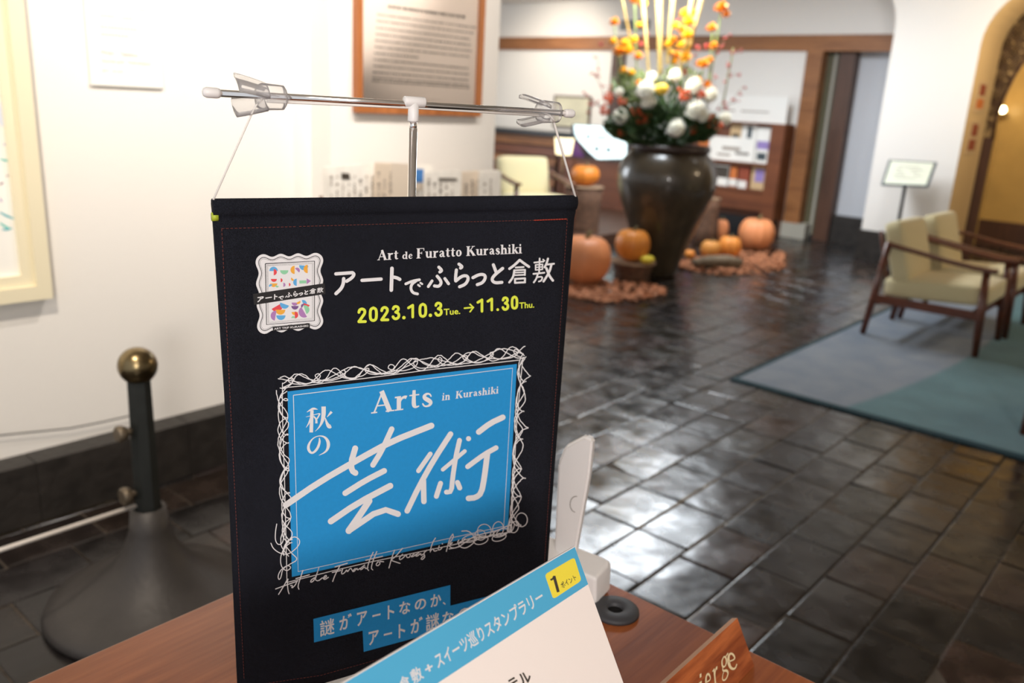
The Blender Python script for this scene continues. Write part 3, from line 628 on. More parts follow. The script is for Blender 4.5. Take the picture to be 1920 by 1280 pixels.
# ================================================================== STANCHION
sx, sy = -1.975, .905
sb = root('stanchion', (sx, sy, 0), 'low barrier post with brass ball on a dark bell shaped foot', 'barrier post')
link('bell_foot', LA([(.262, 0), (.27, .012), (.262, .03), (.225, .042), (.19, .06), (.15, .085), (.105, .12), (.07, .17), (.05, .225), (.044, .285)], 48, (sx, sy, 0)), 'ironbase', sb, True)
bm = bmesh.new(); lathe(bm, [(.036, .285), (.033, .285), (.029, .635), (.001, .64)], 8, (sx, sy, 0), smooth=False); bmesh.ops.recalc_face_normals(bm, faces=bm.faces)
link('octagonal_pole', bm, 'iron', sb)
zc = .672
link('brass_ball', LA([(.001, zc - .045)] + [(.047 * math.cos(a), zc + .047 * math.sin(a)) for a in [math.radians(-70 + 10 * k) for k in range(16)]] + [(.001, zc + .047)], 32, (sx, sy, 0)), 'brass', sb, True)
for z, rr in ((.505, .021), (.335, .023)):
    p0 = Vector((sx, sy - .028, z)); bm = bmesh.new(); tube(bm, [p0, p0 + Vector((0, -.016, 0))], .009, 10); tube(bm, [p0 + Vector((0, -.014, 0)), p0 + Vector((0, -.024, 0)), p0 + Vector((0, -.034, 0)), p0 + Vector((0, -.038, 0))], [rr * .8, rr, rr, rr * .8], 16)
    bmesh.ops.recalc_face_normals(bm, faces=bm.faces); link('knob', bm, mat('pale_bronze_knob', srgb(110, 98, 82), .45, .6), sb)
q1 = Vector((sx, sy - .06, .315)); bm = bmesh.new()
tube(bm, [Vector((sx, sy - .03, .30)), Vector((sx, sy - .5, .298)), Vector((sx, -1.0, .296))], .0055, 8)
tag(link('barrier_cord', bm, 'whitecord'), 'taut white barrier cord running left from the low post', 'cord')
bm = bmesh.new()
a, b_, c_ = onx(250, 778, XW + .02), onx(130, 803, XW + .02), onx(0, 816, XW + .02)
e_ = onx(-120, 812, XW + .02)
tube(bm, [a, (a + b_) / 2 + Vector((0, 0, -.002)), b_, c_, e_], .0022, 6)
tag(link('thin_wire', bm, 'rubber'), 'thin dark wire sagging along the white wall above the skirting', 'wire')
# ================================================================== RUG AND CHAIRS
rug = root('rug', (-.3, 5.6, 0), 'grey blue and teal wool rug on the dark tiles under the armchairs', 'rug')
link('pile', B(-1.80, 1.3, 3.99, 8.1, .002, .012), 'rug', rug)
bm = bmesh.new(); box(bm, -1.83, 1.33, 3.95, 3.99, .001, .011); box(bm, -1.83, -1.80, 3.99, 8.1, .001, .011); box(bm, -1.80, 1.33, 8.1, 8.13, .001, .011); box(bm, 1.3, 1.33, 3.99, 8.1, .001, .011)
link('binding', bm, 'rugedge', rug)
def soft(bm, x0, x1, y0, y1, z0, z1, r=.03, mtx=None, puff=.012, seg=6):
    vs = []
    bmt = bmesh.new(); bmesh.ops.create_cube(bmt, size=1); bmesh.ops.subdivide_edges(bmt, edges=bmt.edges[:], cuts=seg, use_grid_fill=True)
    sx_, sy_, sz_ = x1 - x0, y1 - y0, z1 - z0
    for v in bmt.verts:
        p = Vector((v.co.x * sx_, v.co.y * sy_, v.co.z * sz_)); hx, hy, hz = sx_ / 2, sy_ / 2, sz_ / 2
        q = Vector((max(-hx + r, min(hx - r, p.x)), max(-hy + r, min(hy - r, p.y)), max(-hz + r, min(hz - r, p.z)))); d = p - q
        if d.length > 1e-6: p = q + d.normalized() * r
        p.z += math.copysign(puff * (1 - (p.x / hx) ** 2) * (1 - (p.y / hy) ** 2), p.z) if sz_ < sx_ else 0
        p.x += math.copysign(puff * (1 - (p.z / hz) ** 2) * (1 - (p.y / hy) ** 2), p.x) if sx_ <= sz_ else 0
        v.co = p + Vector(((x0 + x1) / 2, (y0 + y1) / 2, (z0 + z1) / 2))
    if mtx: bmesh.ops.transform(bmt, matrix=mtx, verts=bmt.verts)
    for f in bmt.faces: f.smooth = True
    me = bpy.data.meshes.new('x'); bmt.to_mesh(me); bmt.free(); bm.from_mesh(me); bpy.data.meshes.remove(me)
def armchair(label, group):
    """local: x depth (front at +.32), y width .62, floor at 0; made at the origin"""
    t = root('armchair', (0, 0, 0), label, 'armchair', group)
    for s_ in (-1, 1):
        y = s_ * .295
        bm = T([(-.335, y, 0), (-.30, y, .28), (-.268, y, .61)], [.019, .024, .02], 10); link('leg', bm, 'teak', t)
        bm = T([(.335, y, 0), (.32, y, .25), (.305, y, .515)], [.019, .026, .021], 10); link('leg', bm, 'teak', t)
        bm = bmesh.new(); pts = [(-.275, .595), (-.1, .572), (.08, .545), (.25, .528), (.36, .525)]; wd = [.018, .022, .027, .034, .03]
        prev = None
        for (x, z), w_ in zip(pts, wd):
            ring = [bm.verts.new((x, y - w_, z - .012)), bm.verts.new((x, y + w_, z - .012)), bm.verts.new((x, y + w_, z + .008)), bm.verts.new((x, y, z + .014)), bm.verts.new((x, y - w_, z + .008))]
            if prev:
                for k in range(5): bm.faces.new((prev[k], prev[(k + 1) % 5], ring[(k + 1) % 5], ring[k]))
            else: bm.faces.new(ring)
            prev = ring
        bm.faces.new(prev[::-1]); bmesh.ops.recalc_face_normals(bm, faces=bm.faces); link('armrest', bm, 'teak', t)
        link('side_rail', B(-.30, .32, y - .012, y + .012, .215, .27, bev=.004), 'teak', t)
    link('front_rail', B(.27, .295, -.285, .285, .225, .275, bev=.004), 'teak', t)
    link('back_rail', B(-.29, -.265, -.285, .285, .20, .25, bev=.004), 'teak', t)
    bm = bmesh.new()
    for s_ in (-1, 1): tube(bm, [(-.24, s_ * .2, .25), (-.36, s_ * .2, .66)], .012, 8)
    for z, x in ((.32, -.262), (.45, -.3), (.58, -.338)): tube(bm, [(x, -.2, z), (x, .2, z)], .009, 8)
    link('back_frame', bm, 'teak', t)
    bm = bmesh.new(); soft(bm, -.25, .36, -.265, .265, .27, .40, .035, Matrix.Translation((0, 0, 0)) @ Matrix.Rotation(math.radians(-4), 4, 'Y')); link('seat_cushion', bm, 'cushion', t)
    bm = bmesh.new(); soft(bm, -.06, .06, -.265, .265, -.20, .20, .035, Matrix.Translation((-.225, 0, .54)) @ Matrix.Rotation(math.radians(-17), 4, 'Y')); link('back_cushion', bm, 'cushion', t)
    return t
ch = armchair('teak armchair with cream cushions on the rug, nearest to the rug corner', 'teak lounge armchairs'); 
ch2 = copy_tree(ch); ch3 = copy_tree(ch); ch4 = copy_tree(ch)
ch.location = (-1.355, 5.83, .015)
ch2.location = (-1.33, 6.51, .015); ch2['label'] = 'teak armchair with cream cushions farther back, standing directly beside the nearer one'
ch3.location = (-.19, 4.56, .015); ch3.rotation_euler = (0, 0, PI); ch3['label'] = 'teak armchair of which only a brown leg shows at the right edge'
q = onz(992, 440, .12)
ch4.location = (q.x, q.y, .12); ch4.rotation_euler = (0, 0, math.radians(-26)); ch4.scale = (.98,) * 3; ch4['label'] = 'cream cushioned armchair in the back lounge seen just above the banner'
# ================================================================== JAR, FLOWERS AND PUMPKINS
JB = onz(1232, 513)
dpt = (JB - CAM).dot(FW)
jz = lambda y: (on(1235, y, JB, _h)).z
jar = root('glazed_jar', JB, 'giant dark brown glazed jar holding the tall flower arrangement', 'jar')
ZT = jz(268); 
prof = [(.145, 0), (.155, .01), (.185, .12), (.235, .28), (.295, .45), (.36, .62), (.405, .77), (.408, .88), (.375, .99), (.325, 1.05), (.30, 1.07)]
sc = (ZT - .06) / 1.07
prof = [(r * 1.0, z * sc) for r, z in prof]
link('jar_body', LA(prof + [(.29, (1.07) * sc), (.30, .9 * sc), (.36, .8 * sc), (.12, .05), (.001, .05)], 56, JB), 'jar', jar, True)
link('jar_rim', LA([(.30, 1.06 * sc), (.325, 1.075 * sc), (.33, 1.10 * sc), (.322, 1.125 * sc), (.29, 1.12 * sc), (.285, 1.06 * sc)], 56, JB), 'jarrim', jar, True)
def fp(x, y, dd=0.0):
    """point at the jar's distance (dd metres nearer)"""
    return on(x, y, JB - _h * dd, _h)
PXM = dpt / FPX
fa = root('flower_arrangement', (JB.x, JB.y, ZT), 'autumn flower arrangement with white chrysanthemums and tall dry grasses in the jar', 'flower arrangement')
rf = random.Random(11)
def petals(bm, c, r, n, wd, up=Vector((0, 0, 1)), mi=0, seed=0, flat=.8):
    rr = random.Random(seed)
    for k in range(n):
        z = 1 - 1.5 * (k + .5) / n; a = k * 2.39996; s_ = math.sqrt(max(0, 1 - z * z)); d = Vector((s_ * math.cos(a), s_ * math.sin(a), z * flat)).normalized()
        t_ = d.cross(Vector((.3, .2, 1))).normalized(); q_ = d.cross(t_)
        p0 = c + d * r * .25; p1 = c + d * r * .75 + Vector((0, 0, r * .05)); p2 = c + d * r * rr.uniform(.92, 1.05)
        w_ = wd * r
        vs = [bm.verts.new(v) for v in (p0 - t_ * w_ * .4, p0 + t_ * w_ * .4, p1 + t_ * w_ + q_ * w_ * .3, p1 - t_ * w_ + q_ * w_ * .3, p2)]
        f = bm.faces.new((vs[0], vs[1], vs[2], vs[3])); f.material_index = mi; f = bm.faces.new((vs[3], vs[2], vs[4])); f.material_index = mi
def ball(bm, c, r, mi=0, sub=2, sq=.9):
    g = bmesh.ops.create_icosphere(bm, subdivisions=sub, radius=r); bmesh.ops.scale(bm, vec=(1, 1, sq), verts=g['verts']); bmesh.ops.translate(bm, vec=c, verts=g['verts'])
    for f in {f for v in g['verts'] for f in v.link_faces}: f.material_index = mi; f.smooth = True
core = Vector((JB.x, JB.y, ZT + .05))
def stemto(bm, p, r=.004):
    m_ = core.lerp(p, .5) + Vector((0, 0, .03)); tube(bm, [core, m_, p], r, 5)
for k, (x, y, r, dd) in enumerate([(1210, 172, 21, .22), (1215, 194, 17, .2), (1163, 221, 19, .18), (1303, 209, 22, .24), (1318, 220, 15, .22), (1267, 243, 20, .3), (1300, 163, 19, .15), (1330, 180, 18, .1), (1357, 226, 17, .05), (1265, 143, 15, .1), (1221, 147, 13, .1), (1160, 174, 11, .12)]):
    c = fp(x, y, dd); bm = bmesh.new(); ball(bm, c, r * PXM * .72, 0, 2); petals(bm, c, r * PXM * 1.02, 90, .13, seed=k); bmesh.ops.recalc_face_normals(bm, faces=bm.faces)
    fl = link('white_chrysanthemum', bm, 'wflower', fa)
bm = bmesh.new(); c = fp(1241, 167, .24); ball(bm, c, 12 * PXM, 0, 3, .8); link('yellow_pompom', bm, 'gflower', fa)
for k, (x, y, r) in enumerate([(1151, 43, 9), (1149, 79, 8), (1170, 84, 10), (1160, 98, 12), (1177, 96, 11), (1188, 76, 8), (1196, 107, 9), (1168, 133, 8), (1183, 137, 7), (1190, 1, 10), (1205, 8, 9), (1283, 27, 10), (1299, 26, 8), (1290, 42, 12), (1266, 50, 8), (1278, 57, 8), (1287, 67, 11), (1276, 86, 8), (1262, 75, 7), (1253, 84, 8), (1255, 100, 8), (1268, 105, 9), (1284, 110, 12), (1263, 117, 9), (1351, 16, 12), (1361, 28, 8), (1333, 54, 10), (1337, 87, 8), (1329, 114, 8), (1318, 122, 11), (1311, 120, 8), (1307, 153, 9), (1325, 160, 9), (1197, 157, 7), (1198, 48, 6)]):
    c = fp(x, y, rf.uniform(-.05, .2)); bm = bmesh.new(); petals(bm, c, r * PXM * 1.15, 22, .38, seed=k, flat=.6); ball(bm, c, r * PXM * .62, 0, 1); bmesh.ops.recalc_face_normals(bm, faces=bm.faces)
    link('orange_blossom' if (k % 3 == 0 or x > 1295) else 'yellow_blossom', bm, 'oflower' if (k % 3 == 0 or x > 1295) else 'yflower', fa)
for k, (x, y, r) in enumerate([(1138, 184, 11), (1134, 204, 11), (1165, 188, 8), (1193, 214, 12), (1207, 224, 12), (1281, 177, 12), (1315, 178, 9), (1336, 229, 13), (1350, 238, 10), (1303, 245, 9), (1162, 250, 9), (1146, 164, 6), (1213, 67, 6), (1202, 82, 5), (1307, 88, 5), (1323, 87, 5), (1270, 40, 5), (1283, 135, 6)]):
    c = fp(x, y, .18 if y > 170 else .02); bm = bmesh.new(); rr = random.Random(k)
    for j in range(12): ball(bm, c + Vector((rr.uniform(-1, 1), rr.uniform(-1, 1), rr.uniform(-1, 1))) * r * PXM * .75, r * PXM * .3, 0, 1, 1)
    link('berry_cluster', bm, 'hyper' if y > 150 else 'redleaf', fa)
# foliage masses
def leaves(name, mt, n, cx, cy, rx, ry, dd, size, parent, zmin=None):
    bm = bmesh.new()
    for k in range(n):
        a = rf.uniform(0, 2 * PI); q_ = math.sqrt(rf.random()); c = fp(cx + rx * q_ * math.cos(a), cy + ry * q_ * math.sin(a), rf.uniform(dd[0], dd[1]))
        d = (c - core + Vector((rf.uniform(-.1, .1), rf.uniform(-.1, .1), rf.uniform(-.05, .2)))).normalized(); t_ = d.cross(Vector((rf.uniform(-1, 1), rf.uniform(-1, 1), rf.uniform(-1, 1)))).normalized(); L_ = size * rf.uniform(.6, 1.3)
        v = [bm.verts.new(p) for p in (c - d * L_ * .5, c + t_ * L_ * .16, c + d * L_ * .5, c - t_ * L_ * .16)]; bm.faces.new(v)
    o = link(name, bm, mt, parent); o['kind'] = 'stuff'; return o
leaves('dark_foliage', 'leafd', 2000, 1243, 236, 108, 38, (-.3, .26), .09, fa)
leaves('dark_foliage', 'leafd', 500, 1238, 190, 80, 34, (-.25, .1), .07, fa)
leaves('soft_foliage', 'leafl', 320, 1190, 162, 42, 30, (-.2, .12), .07, fa)
leaves('soft_foliage', 'leafl', 200, 1275, 150, 50, 24, (-.2, .1), .06, fa)
bm = bmesh.new()
for (x, y, x1, y1) in ((1168, 240, 1152, 45), (1180, 220, 1160, 90), (1320, 230, 1352, 20), (1322, 230, 1336, 60), (1285, 210, 1290, 30), (1262, 200, 1258, 90), (1195, 210, 1190, 5), (1355, 200, 1375, 90)):
    p, q_ = fp(x, y), fp(x1, y1); tube(bm, [p, p.lerp(q_, .5) + Vector((0, 0, .02)), q_], .006, 5)
link('green_stems', bm, 'gstem', fa)['kind'] = 'stuff'
for k, (x, y, x1, y1, w_) in enumerate([(1217, 146, 1205, -8, 9), (1238, 140, 1234, -45, 18), (1250, 120, 1266, -45, 12), (1274, 140, 1304, -45, 11), (1288, 105, 1326, -45, 13), (1184, 84, 1158, -45, 7)]):
    p, q_ = fp(x, y, .05), fp(x1, y1, .05); bm = bmesh.new(); d = q_ - p; rr = random.Random(k)
    tube(bm, [p, q_], [w_ * PXM * .22, w_ * PXM * .3], 6)
    for j in range(260):
        t_ = rr.random(); a = rr.uniform(0, 2 * PI); o_ = (RT * math.cos(a) + _h * math.sin(a)); c = p + d * t_; L_ = w_ * PXM * rr.uniform(.4, 1.0) * (.6 + .8 * t_); e = c + o_ * L_ * .55 + d.normalized() * L_ * 1.6
        s_ = o_.cross(d).normalized() * .0022
        v = [bm.verts.new(z) for z in (c - s_, c + s_, e + s_ * .4, e - s_ * .4)]; bm.faces.new(v)
    link('dry_grass_plume', bm, 'pampas', fa)
tw = bmesh.new(); lf = bmesh.new()
for path in ([(1335, 215), (1355, 190), (1368, 130), (1372, 100), (1390, 97)], [(1340, 220), (1375, 185), (1393, 162)], [(1362, 140), (1385, 139)], [(1330, 190), (1340, 143)], [(1160, 200), (1135, 180), (1118, 145), (1112, 138)], [(1150, 215), (1110, 188), (1095, 177)], [(1125, 150), (1120, 105)], [(1170, 120), (1145, 78), (1120, 80)], [(1335, 120), (1352, 84), (1368, 64)], [(1300, 120), (1312, 88)], [(1345, 205), (1382, 190)], [(1125, 200), (1108, 190), (1100, 212)]):
    ps = [fp(x, y, .05) for x, y in path]; tube(tw, ps, .0022, 4)
    for a, b_ in zip(ps, ps[1:]):
        for t_ in (.5, 1):
            c = a.lerp(b_, t_) + Vector((rf.uniform(-.02, .02), 0, rf.uniform(-.02, .02)))
            for j in range(3): ball(lf, c + Vector((rf.uniform(-.014, .014), rf.uniform(-.014, .014), rf.uniform(-.014, .014))), .011, 0, 1, .6)
link('thin_twigs', tw, 'twig', fa)['kind'] = 'stuff'; link('red_leaves', lf, 'redleaf', fa)['kind'] = 'stuff'
# pumpkins
def pumpkin(c, r, hgt, m_, label, lobes=8, cat='pumpkin', amp=.1, name='pumpkin', stem=True, rz=0):
    t = root(name, c, label, cat)
    n = 12; pr = []
    for k in range(n + 1):
        a = -PI / 2 + PI * k / n; rr = max(.001, math.cos(a)) ** .75; z = (math.sin(a) * .5 + .5)
        dip = .10 * math.exp(-((1 - abs(math.sin(a))) * 14)) * (1 if math.sin(a) > 0 else .3)
        pr.append((max(.001, r * rr), hgt * (z - dip)))
    z0 = min(z for _, z in pr); pr = [(r_, z - z0) for r_, z in pr]
    link('pumpkin_skin' if cat == 'pumpkin' else 'gourd_skin', LA(pr, 48, c, ribs=lobes, ribamp=amp), m_, t, True)
    if stem: link('stem', T([Vector(c) + Vector((0, 0, hgt * .86)), Vector(c) + Vector((r * .05, 0, hgt * .98)), Vector(c) + Vector((r * .16, .01, hgt * 1.08))], [r * .13, r * .08, r * .09], 7), 'stemm', t)
    return t
def grd(x, y, z=0): return onz(x, y, z)
pxm = lambda p: (Vector(p) - CAM).dot(FW) / FPX
c = grd(1093, 532); k_ = pxm(c); pumpkin(c, 50 * k_, 92 * k_, 'pumpkin2', 'large smooth pale orange pumpkin behind the right edge of the banner', 10, amp=.05)
# slab stump with pumpkin and gourd
c = grd(1184, 525); k_ = pxm(c)
st = root('log_slab', c, 'low sawn log slab carrying a round pumpkin and a yellow gourd', 'log')
hs = 34 * k_
link('bark_side', LA([(34 * k_, 0), (33 * k_, hs * .4), (38 * k_, hs * .85), (41 * k_, hs)], 28, c, ribs=9, ribamp=.08), 'bark', st)
link('sawn_top', LA([(42 * k_, hs), (42.5 * k_, hs + .012), (.001, hs + .014)], 28, c), 'logtop', st)
ct = c + Vector((0, 0, hs + .014)); back = _h * .08
pumpkin(ct - back * .2 - RT * .02, 33 * k_, 60 * k_, 'pumpkin', 'round bright orange pumpkin on the low log slab', 10, amp=.06)
pumpkin(ct - _h * .125 + RT * .09, 14 * k_, 15 * k_, 'gourd', 'tiny yellow gourd on the front of the low log slab', 8, 'gourd', .08, 'gourd', False)
# tall stump left of the jar with an orange pumpkin
c = grd(1088, 452); k_ = pxm(c); hs = (on(1084, 350, c, _h)).z
st = root('log_stump', c, 'tall brown log stump left of the jar carrying an orange pumpkin', 'log', 'tall log stumps')
link('bark_side', LA([(35 * k_, 0), (33 * k_, hs * .3), (33 * k_, hs * .7), (36 * k_, hs)], 28, c, ribs=11, ribamp=.06), 'bark', st)
link('sawn_top', LA([(36.5 * k_, hs), (36.5 * k_, hs + .012), (.001, hs + .014)], 28, c), 'logtop', st)
pumpkin(c + Vector((0, 0, hs + .014)) + RT * .0, 27 * k_, 38 * k_, mat('deep_orange_pumpkin_skin', srgb(206, 122, 40), .5, noise=.1, nscale=6), 'squat deep orange pumpkin on the tall stump left of the jar', 10)
# right side: stump behind, small orange on it
c = grd(1322, 462); k_ = pxm(c); hs = (on(1322, 372, c, _h)).z
st = root('log_stump', c, 'narrow brown log stump behind the right side of the jar', 'log', 'tall log stumps')
link('bark_side', LA([(24 * k_, 0), (20 * k_, hs * .4), (18 * k_, hs * .8), (19 * k_, hs)], 24, c, ribs=9, ribamp=.07), 'bark', st)
link('sawn_top', LA([(19 * k_, hs), (19 * k_, hs + .01), (.001, hs + .012)], 24, c), 'logtop', st)
pumpkin(c + Vector((0, 0, hs + .012)) - RT * .03, 9 * k_, 14 * k_, 'pumpkin', 'little orange pumpkin on top of the narrow stump', 8)
c = grd(1292, 486); k_ = pxm(c); pumpkin(c, 10 * k_, 18 * k_, 'pumpkin', 'little orange pumpkin on the chips close to the jar foot', 8)
c = grd(1414, 470); k_ = pxm(c); pumpkin(c, 33 * k_, 62 * k_, 'pumpkin2', 'large orange pumpkin with a greenish side at the right end', 12, amp=.07)
c = grd(1348, 458); k_ = pxm(c); pumpkin(c, 15 * k_, 48 * k_, 'pumpkin2', 'tall pinkish pumpkin between the stump and the large right pumpkin', 8)
# driftwood logs with two pumpkins
c = grd(1345, 503); k_ = pxm(c)
dw = root('split_log', c, 'flat split log lying on the chips in front of two pumpkins', 'log')
bm = bmesh.new(); tube(bm, [c - RT * 48 * k_ + Vector((0, 0, .05)), c - RT * 20 * k_ + Vector((0, 0, .06)), c + RT * 20 * k_ + Vector((0, 0, .06)), c + RT * 44 * k_ + Vector((0, 0, .05))], [.03, .055, .06, .035], 10)
for v in bm.verts: v.co += Vector((rf.uniform(-.006, .006), rf.uniform(-.006, .006), rf.uniform(-.006, .006)))
bmesh.ops.recalc_face_normals(bm, faces=bm.faces); link('bark', bm, 'driftwood', dw)
c1 = grd(1330, 486); k_ = pxm(c1); pumpkin(c1, 19 * k_, 36 * k_, mat('ochre_pumpkin_skin', srgb(206, 138, 62), .5, noise=.15, nscale=6), 'ochre pumpkin behind the split log, left of the brighter one', 8)
c1 = grd(1365, 484); k_ = pxm(c1); pumpkin(c1, 22 * k_, 42 * k_, 'pumpkin', 'bright orange lobed pumpkin behind the split log', 7, amp=.16)
# wood chips, in heaps round the pumpkins
bm = bmesh.new()
for (x0, x1, y0, y1, n) in ((1055, 1245, 530, 565, 420), (1270, 1470, 482, 515, 420), (1360, 1470, 466, 498, 160)):
    for k in range(n):
        t_ = rf.random(); x = x0 + (x1 - x0) * t_; e = math.sin(PI * min(1, max(0, .08 + .84 * t_))); y = (y0 + y1) / 2 + (rf.random() - .5) * (y1 - y0) * e * 1.2
        c = grd(x, y); 
        if (c - JB).length < .24: continue
        mt_ = Matrix.Translation(c + Vector((0, 0, rf.uniform(.006, .02)))) @ Matrix.Rotation(rf.uniform(0, PI), 4, 'Z') @ Matrix.Rotation(rf.uniform(-.4, .4), 4, 'X') @ Matrix.Rotation(rf.uniform(-.3, .3), 4, 'Y')
        box(bm, -.03 * rf.uniform(.5, 1.2), .03, -.012, .014, -.003, .004, mtx=mt_)
tag(link('wood_chips', bm, 'chips'), 'reddish wood chips strewn round the pumpkins beside the jar', 'wood chips', kind='stuff')
# ================================================================== BACK OF THE LOBBY
# brochure cabinet right of the jar
YC = 9.2
a, b_ = ony(1318, 300, YC), ony(1474, 235, YC); top_z = ony(1400, 232, YC).z
cb = root('brochure_cabinet', ((a.x + b_.x) / 2, YC + .1, 0), 'red brown cabinet with shelves of leaflets against the back wall', 'cabinet')
X0, X1 = ony(1245, 300, YC).x, b_.x
link('back_board', B(X0, X1, YC + .12, YC + .15, .2, top_z), 'redwood', cb)
link('side_panel', B(X1 - .16, X1, YC - .02, YC + .25, .0, top_z), 'redwood', cb); link('side_panel', B(X0, X0 + .05, YC - .02, YC + .25, 0, top_z), 'redwood', cb)
z1_, z2_ = ony(1380, 303, YC).z, ony(1380, 352, YC).z
link('shelf', B(X0 + .05, X1 - .16, YC - .02, YC + .12, z1_ - .025, z1_), 'redwood', cb); link('shelf', B(X0 + .05, X1 - .16, YC - .02, YC + .12, z2_ - .025, z2_), 'redwood', cb)
link('front_panel', B(X0 + .05, X1 - .16, YC - .0, YC + .03, .28, z2_ - .025), 'redwood', cb); link('kickboard', B(X0, X1, YC + .03, YC + .12, 0, .2), 'black', cb)
link('top_board', B(X0, X1, YC - .02, YC + .25, top_z, top_z + .02), 'redwood', cb)
def leaflet(x0, y0, x1, y1, Y, mt_, lab, prints=(), zbase=None):
    p, q_ = ony(x0, y0, Y), ony(x1, y1, Y); zb_ = zbase if zbase is not None else q_.z
    r0 = root('leaflet', ((p.x + q_.x) / 2, Y, zb_), lab, 'leaflet', 'leaflets in the cabinet'); link('sheet', B(p.x, q_.x, Y - .004, Y + .004, zb_ + .003, p.z), mt_, r0)
    if prints:
        bm = bmesh.new(); ms = []
        for n_, (fx0, fx1, fz0, fz1, m_) in enumerate(prints):
            ms.append(m_); w_, h_ = q_.x - p.x, p.z - zb_; box(bm, p.x + w_ * fx0, p.x + w_ * fx1, Y - .0055, Y - .004, zb_ + h_ * fz0, zb_ + h_ * fz1, mi=n_)
        link('print', bm, ms, r0)
YL = YC + .06
leaflet(1332, 254, 1412, 300, YL - .03, 'paper', 'wide white leaflet sheet on the upper cabinet shelf', [(.3, .7, .45, .6, 'faint_ink'), (.6, .9, .3, .4, 'grey_ink'), (.2, .5, .2, .3, 'faint_ink')], z1_)
leaflet(1372, 228, 1390, 256, YL + .03, 'posterp', 'small tan picture card at the top of the cabinet', [(.2, .8, .2, .7, 'ink')], z1_)
leaflet(1393, 228, 1418, 256, YL + .03, 'paper', 'white leaflet with a dark standing figure shape', [(.4, .7, .1, .9, 'slate')], z1_)
leaflet(1421, 238, 1441, 300, YL, 'paper', 'narrow white leaflet with lilac patches beside the side panel', [(.1, .9, .4, .62, 'lilac'), (.2, .8, .1, .3, 'slate')], z1_)
leaflet(1312, 255, 1326, 300, YL - .02, 'postero', 'small orange leaflet beside the jar neck', [], z1_)
leaflet(1308, 306, 1333, 352, YL, 'lilac', 'lilac leaflet on the lower shelf beside the jar', [(.2, .8, .5, .8, 'magenta')], z2_)
leaflet(1336, 308, 1366, 352, YL, 'paper', 'leaflet with a dark photo on the lower cabinet shelf', [(.1, .9, .4, .95, 'ink')], z2_)
leaflet(1368, 312, 1382, 352, YL, 'postero', 'thin orange leaflet in the middle of the lower shelf', [(.1, .9, .05, .4, 'paper')], z2_)
leaflet(1384, 312, 1402, 352, YL, 'posterr', 'red toned leaflet toward the right of the lower shelf', [(.15, .85, .0, .35, 'paper')], z2_)
leaflet(1412, 306, 1440, 352, YL + .02, 'posterp', 'faded pinkish leaflet at the right end of the lower shelf', [(.2, .7, .3, .8, 'lilac')], z2_)
# white board standing on the cabinet
p, q_ = ony(1336, 176, YC + .1), ony(1474, 231, YC + .1)
wb = root('white_board_sign', ((p.x + q_.x) / 2, YC + .1, top_z), 'white printed board standing on the brochure cabinet', 'sign')
link('board', B(p.x, q_.x, YC + .08, YC + .1, top_z + .02, p.z), 'paper', wb)
bm = bmesh.new(); w_ = q_.x - p.x
for f0, f1 in ((.12, .34), (.42, .78)): box(bm, p.x + w_ * f0, p.x + w_ * f1, YC + .077, YC + .08, top_z + .13, top_z + .145)
link('print', bm, 'faint_ink', wb)
# striped reception counter on the left
YR = 9.0
xa, xb = ony(915, 300, YR).x - 1.2, ony(1040, 300, YR).x; zt = ony(980, 246, YR).z
rc = root('reception_counter', ((xa + xb) / 2, YR + .2, 0), 'reception counter clad in brown horizontal boards under a black top', 'counter')
link('counter_top', B(xa, xb + .02, YR - .06, YR + .35, zt - .03, zt + .02), 'black', rc)
link('carcass', B(xa, xb, YR + .05, YR + .33, 0, zt - .03), 'darkwood', rc)
for k in range(7):
    z_ = zt - .05 - k * .135; bm = B(xa, xb, -.012, .012, -.056, .056, bev=.004)
    bmesh.ops.transform(bm, matrix=Matrix.Translation((0, YR + .02, z_ - .06)) @ Matrix.Rotation(math.radians(-14), 4, 'X'), verts=bm.verts); link('board', bm, 'redwood' if k % 2 else 'oak', rc)
# raised lounge floor hidden behind the banner
struct('trim_lounge_platform', B(-9.8, ch4.location.x + .40, ch4.location.y - .75, 8.85, 0, .119), 'darkwood')
# picture, lamp and screen
p, q_ = ony(1040, 178, YB - .02), ony(1104, 243, YB - .02)
pf = root('framed_print', (p.x, YB, q_.z), 'pale framed print on the back wall above the counter', 'picture frame')
bm = bmesh.new(); box(bm, p.x, q_.x, YB - .03, YB - .001, q_.z, q_.z + .02); box(bm, p.x, q_.x, YB - .03, YB - .001, p.z - .02, p.z); box(bm, p.x, p.x + .02, YB - .03, YB - .001, q_.z, p.z); box(bm, q_.x - .02, q_.x, YB - .03, YB - .001, q_.z, p.z); link('frame', bm, 'darkwood', pf)
link('picture', B(p.x + .02, q_.x - .02, YB - .02, YB - .001, q_.z + .02, p.z - .02), mat('pale_olive_picture', srgb(206, 202, 178), .7, noise=.15, nscale=4), pf)
YS = 8.9
sc_ = [ony(1072, 232, YS), ony(1180, 303, YS)]
tv = root('display_screen', ((sc_[0].x + sc_[1].x) / 2, YS, .8), 'glowing display screen with a white and plum picture left of the jar', 'screen')
link('bezel', B(sc_[0].x, sc_[1].x, YS, YS + .05, sc_[1].z, sc_[0].z), 'black', tv)
link('screen_face', B(sc_[0].x + .012, sc_[1].x - .012, YS - .002, YS + .001, sc_[1].z + .012, sc_[0].z - .012), 'scr_d', tv)
PS = Print(lambda x, y, l: (lambda v: Vector((v.x, YS - .0025 - l * 20, v.z)))(ony(x, y, YS)))
PS.poly([(1074, 262), (1084, 268), (1098, 300), (1074, 300)], 1); PS.poly([(1076, 234), (1150, 238), (1176, 262), (1174, 297), (1120, 298), (1104, 284), (1084, 262), (1078, 250)], 0)
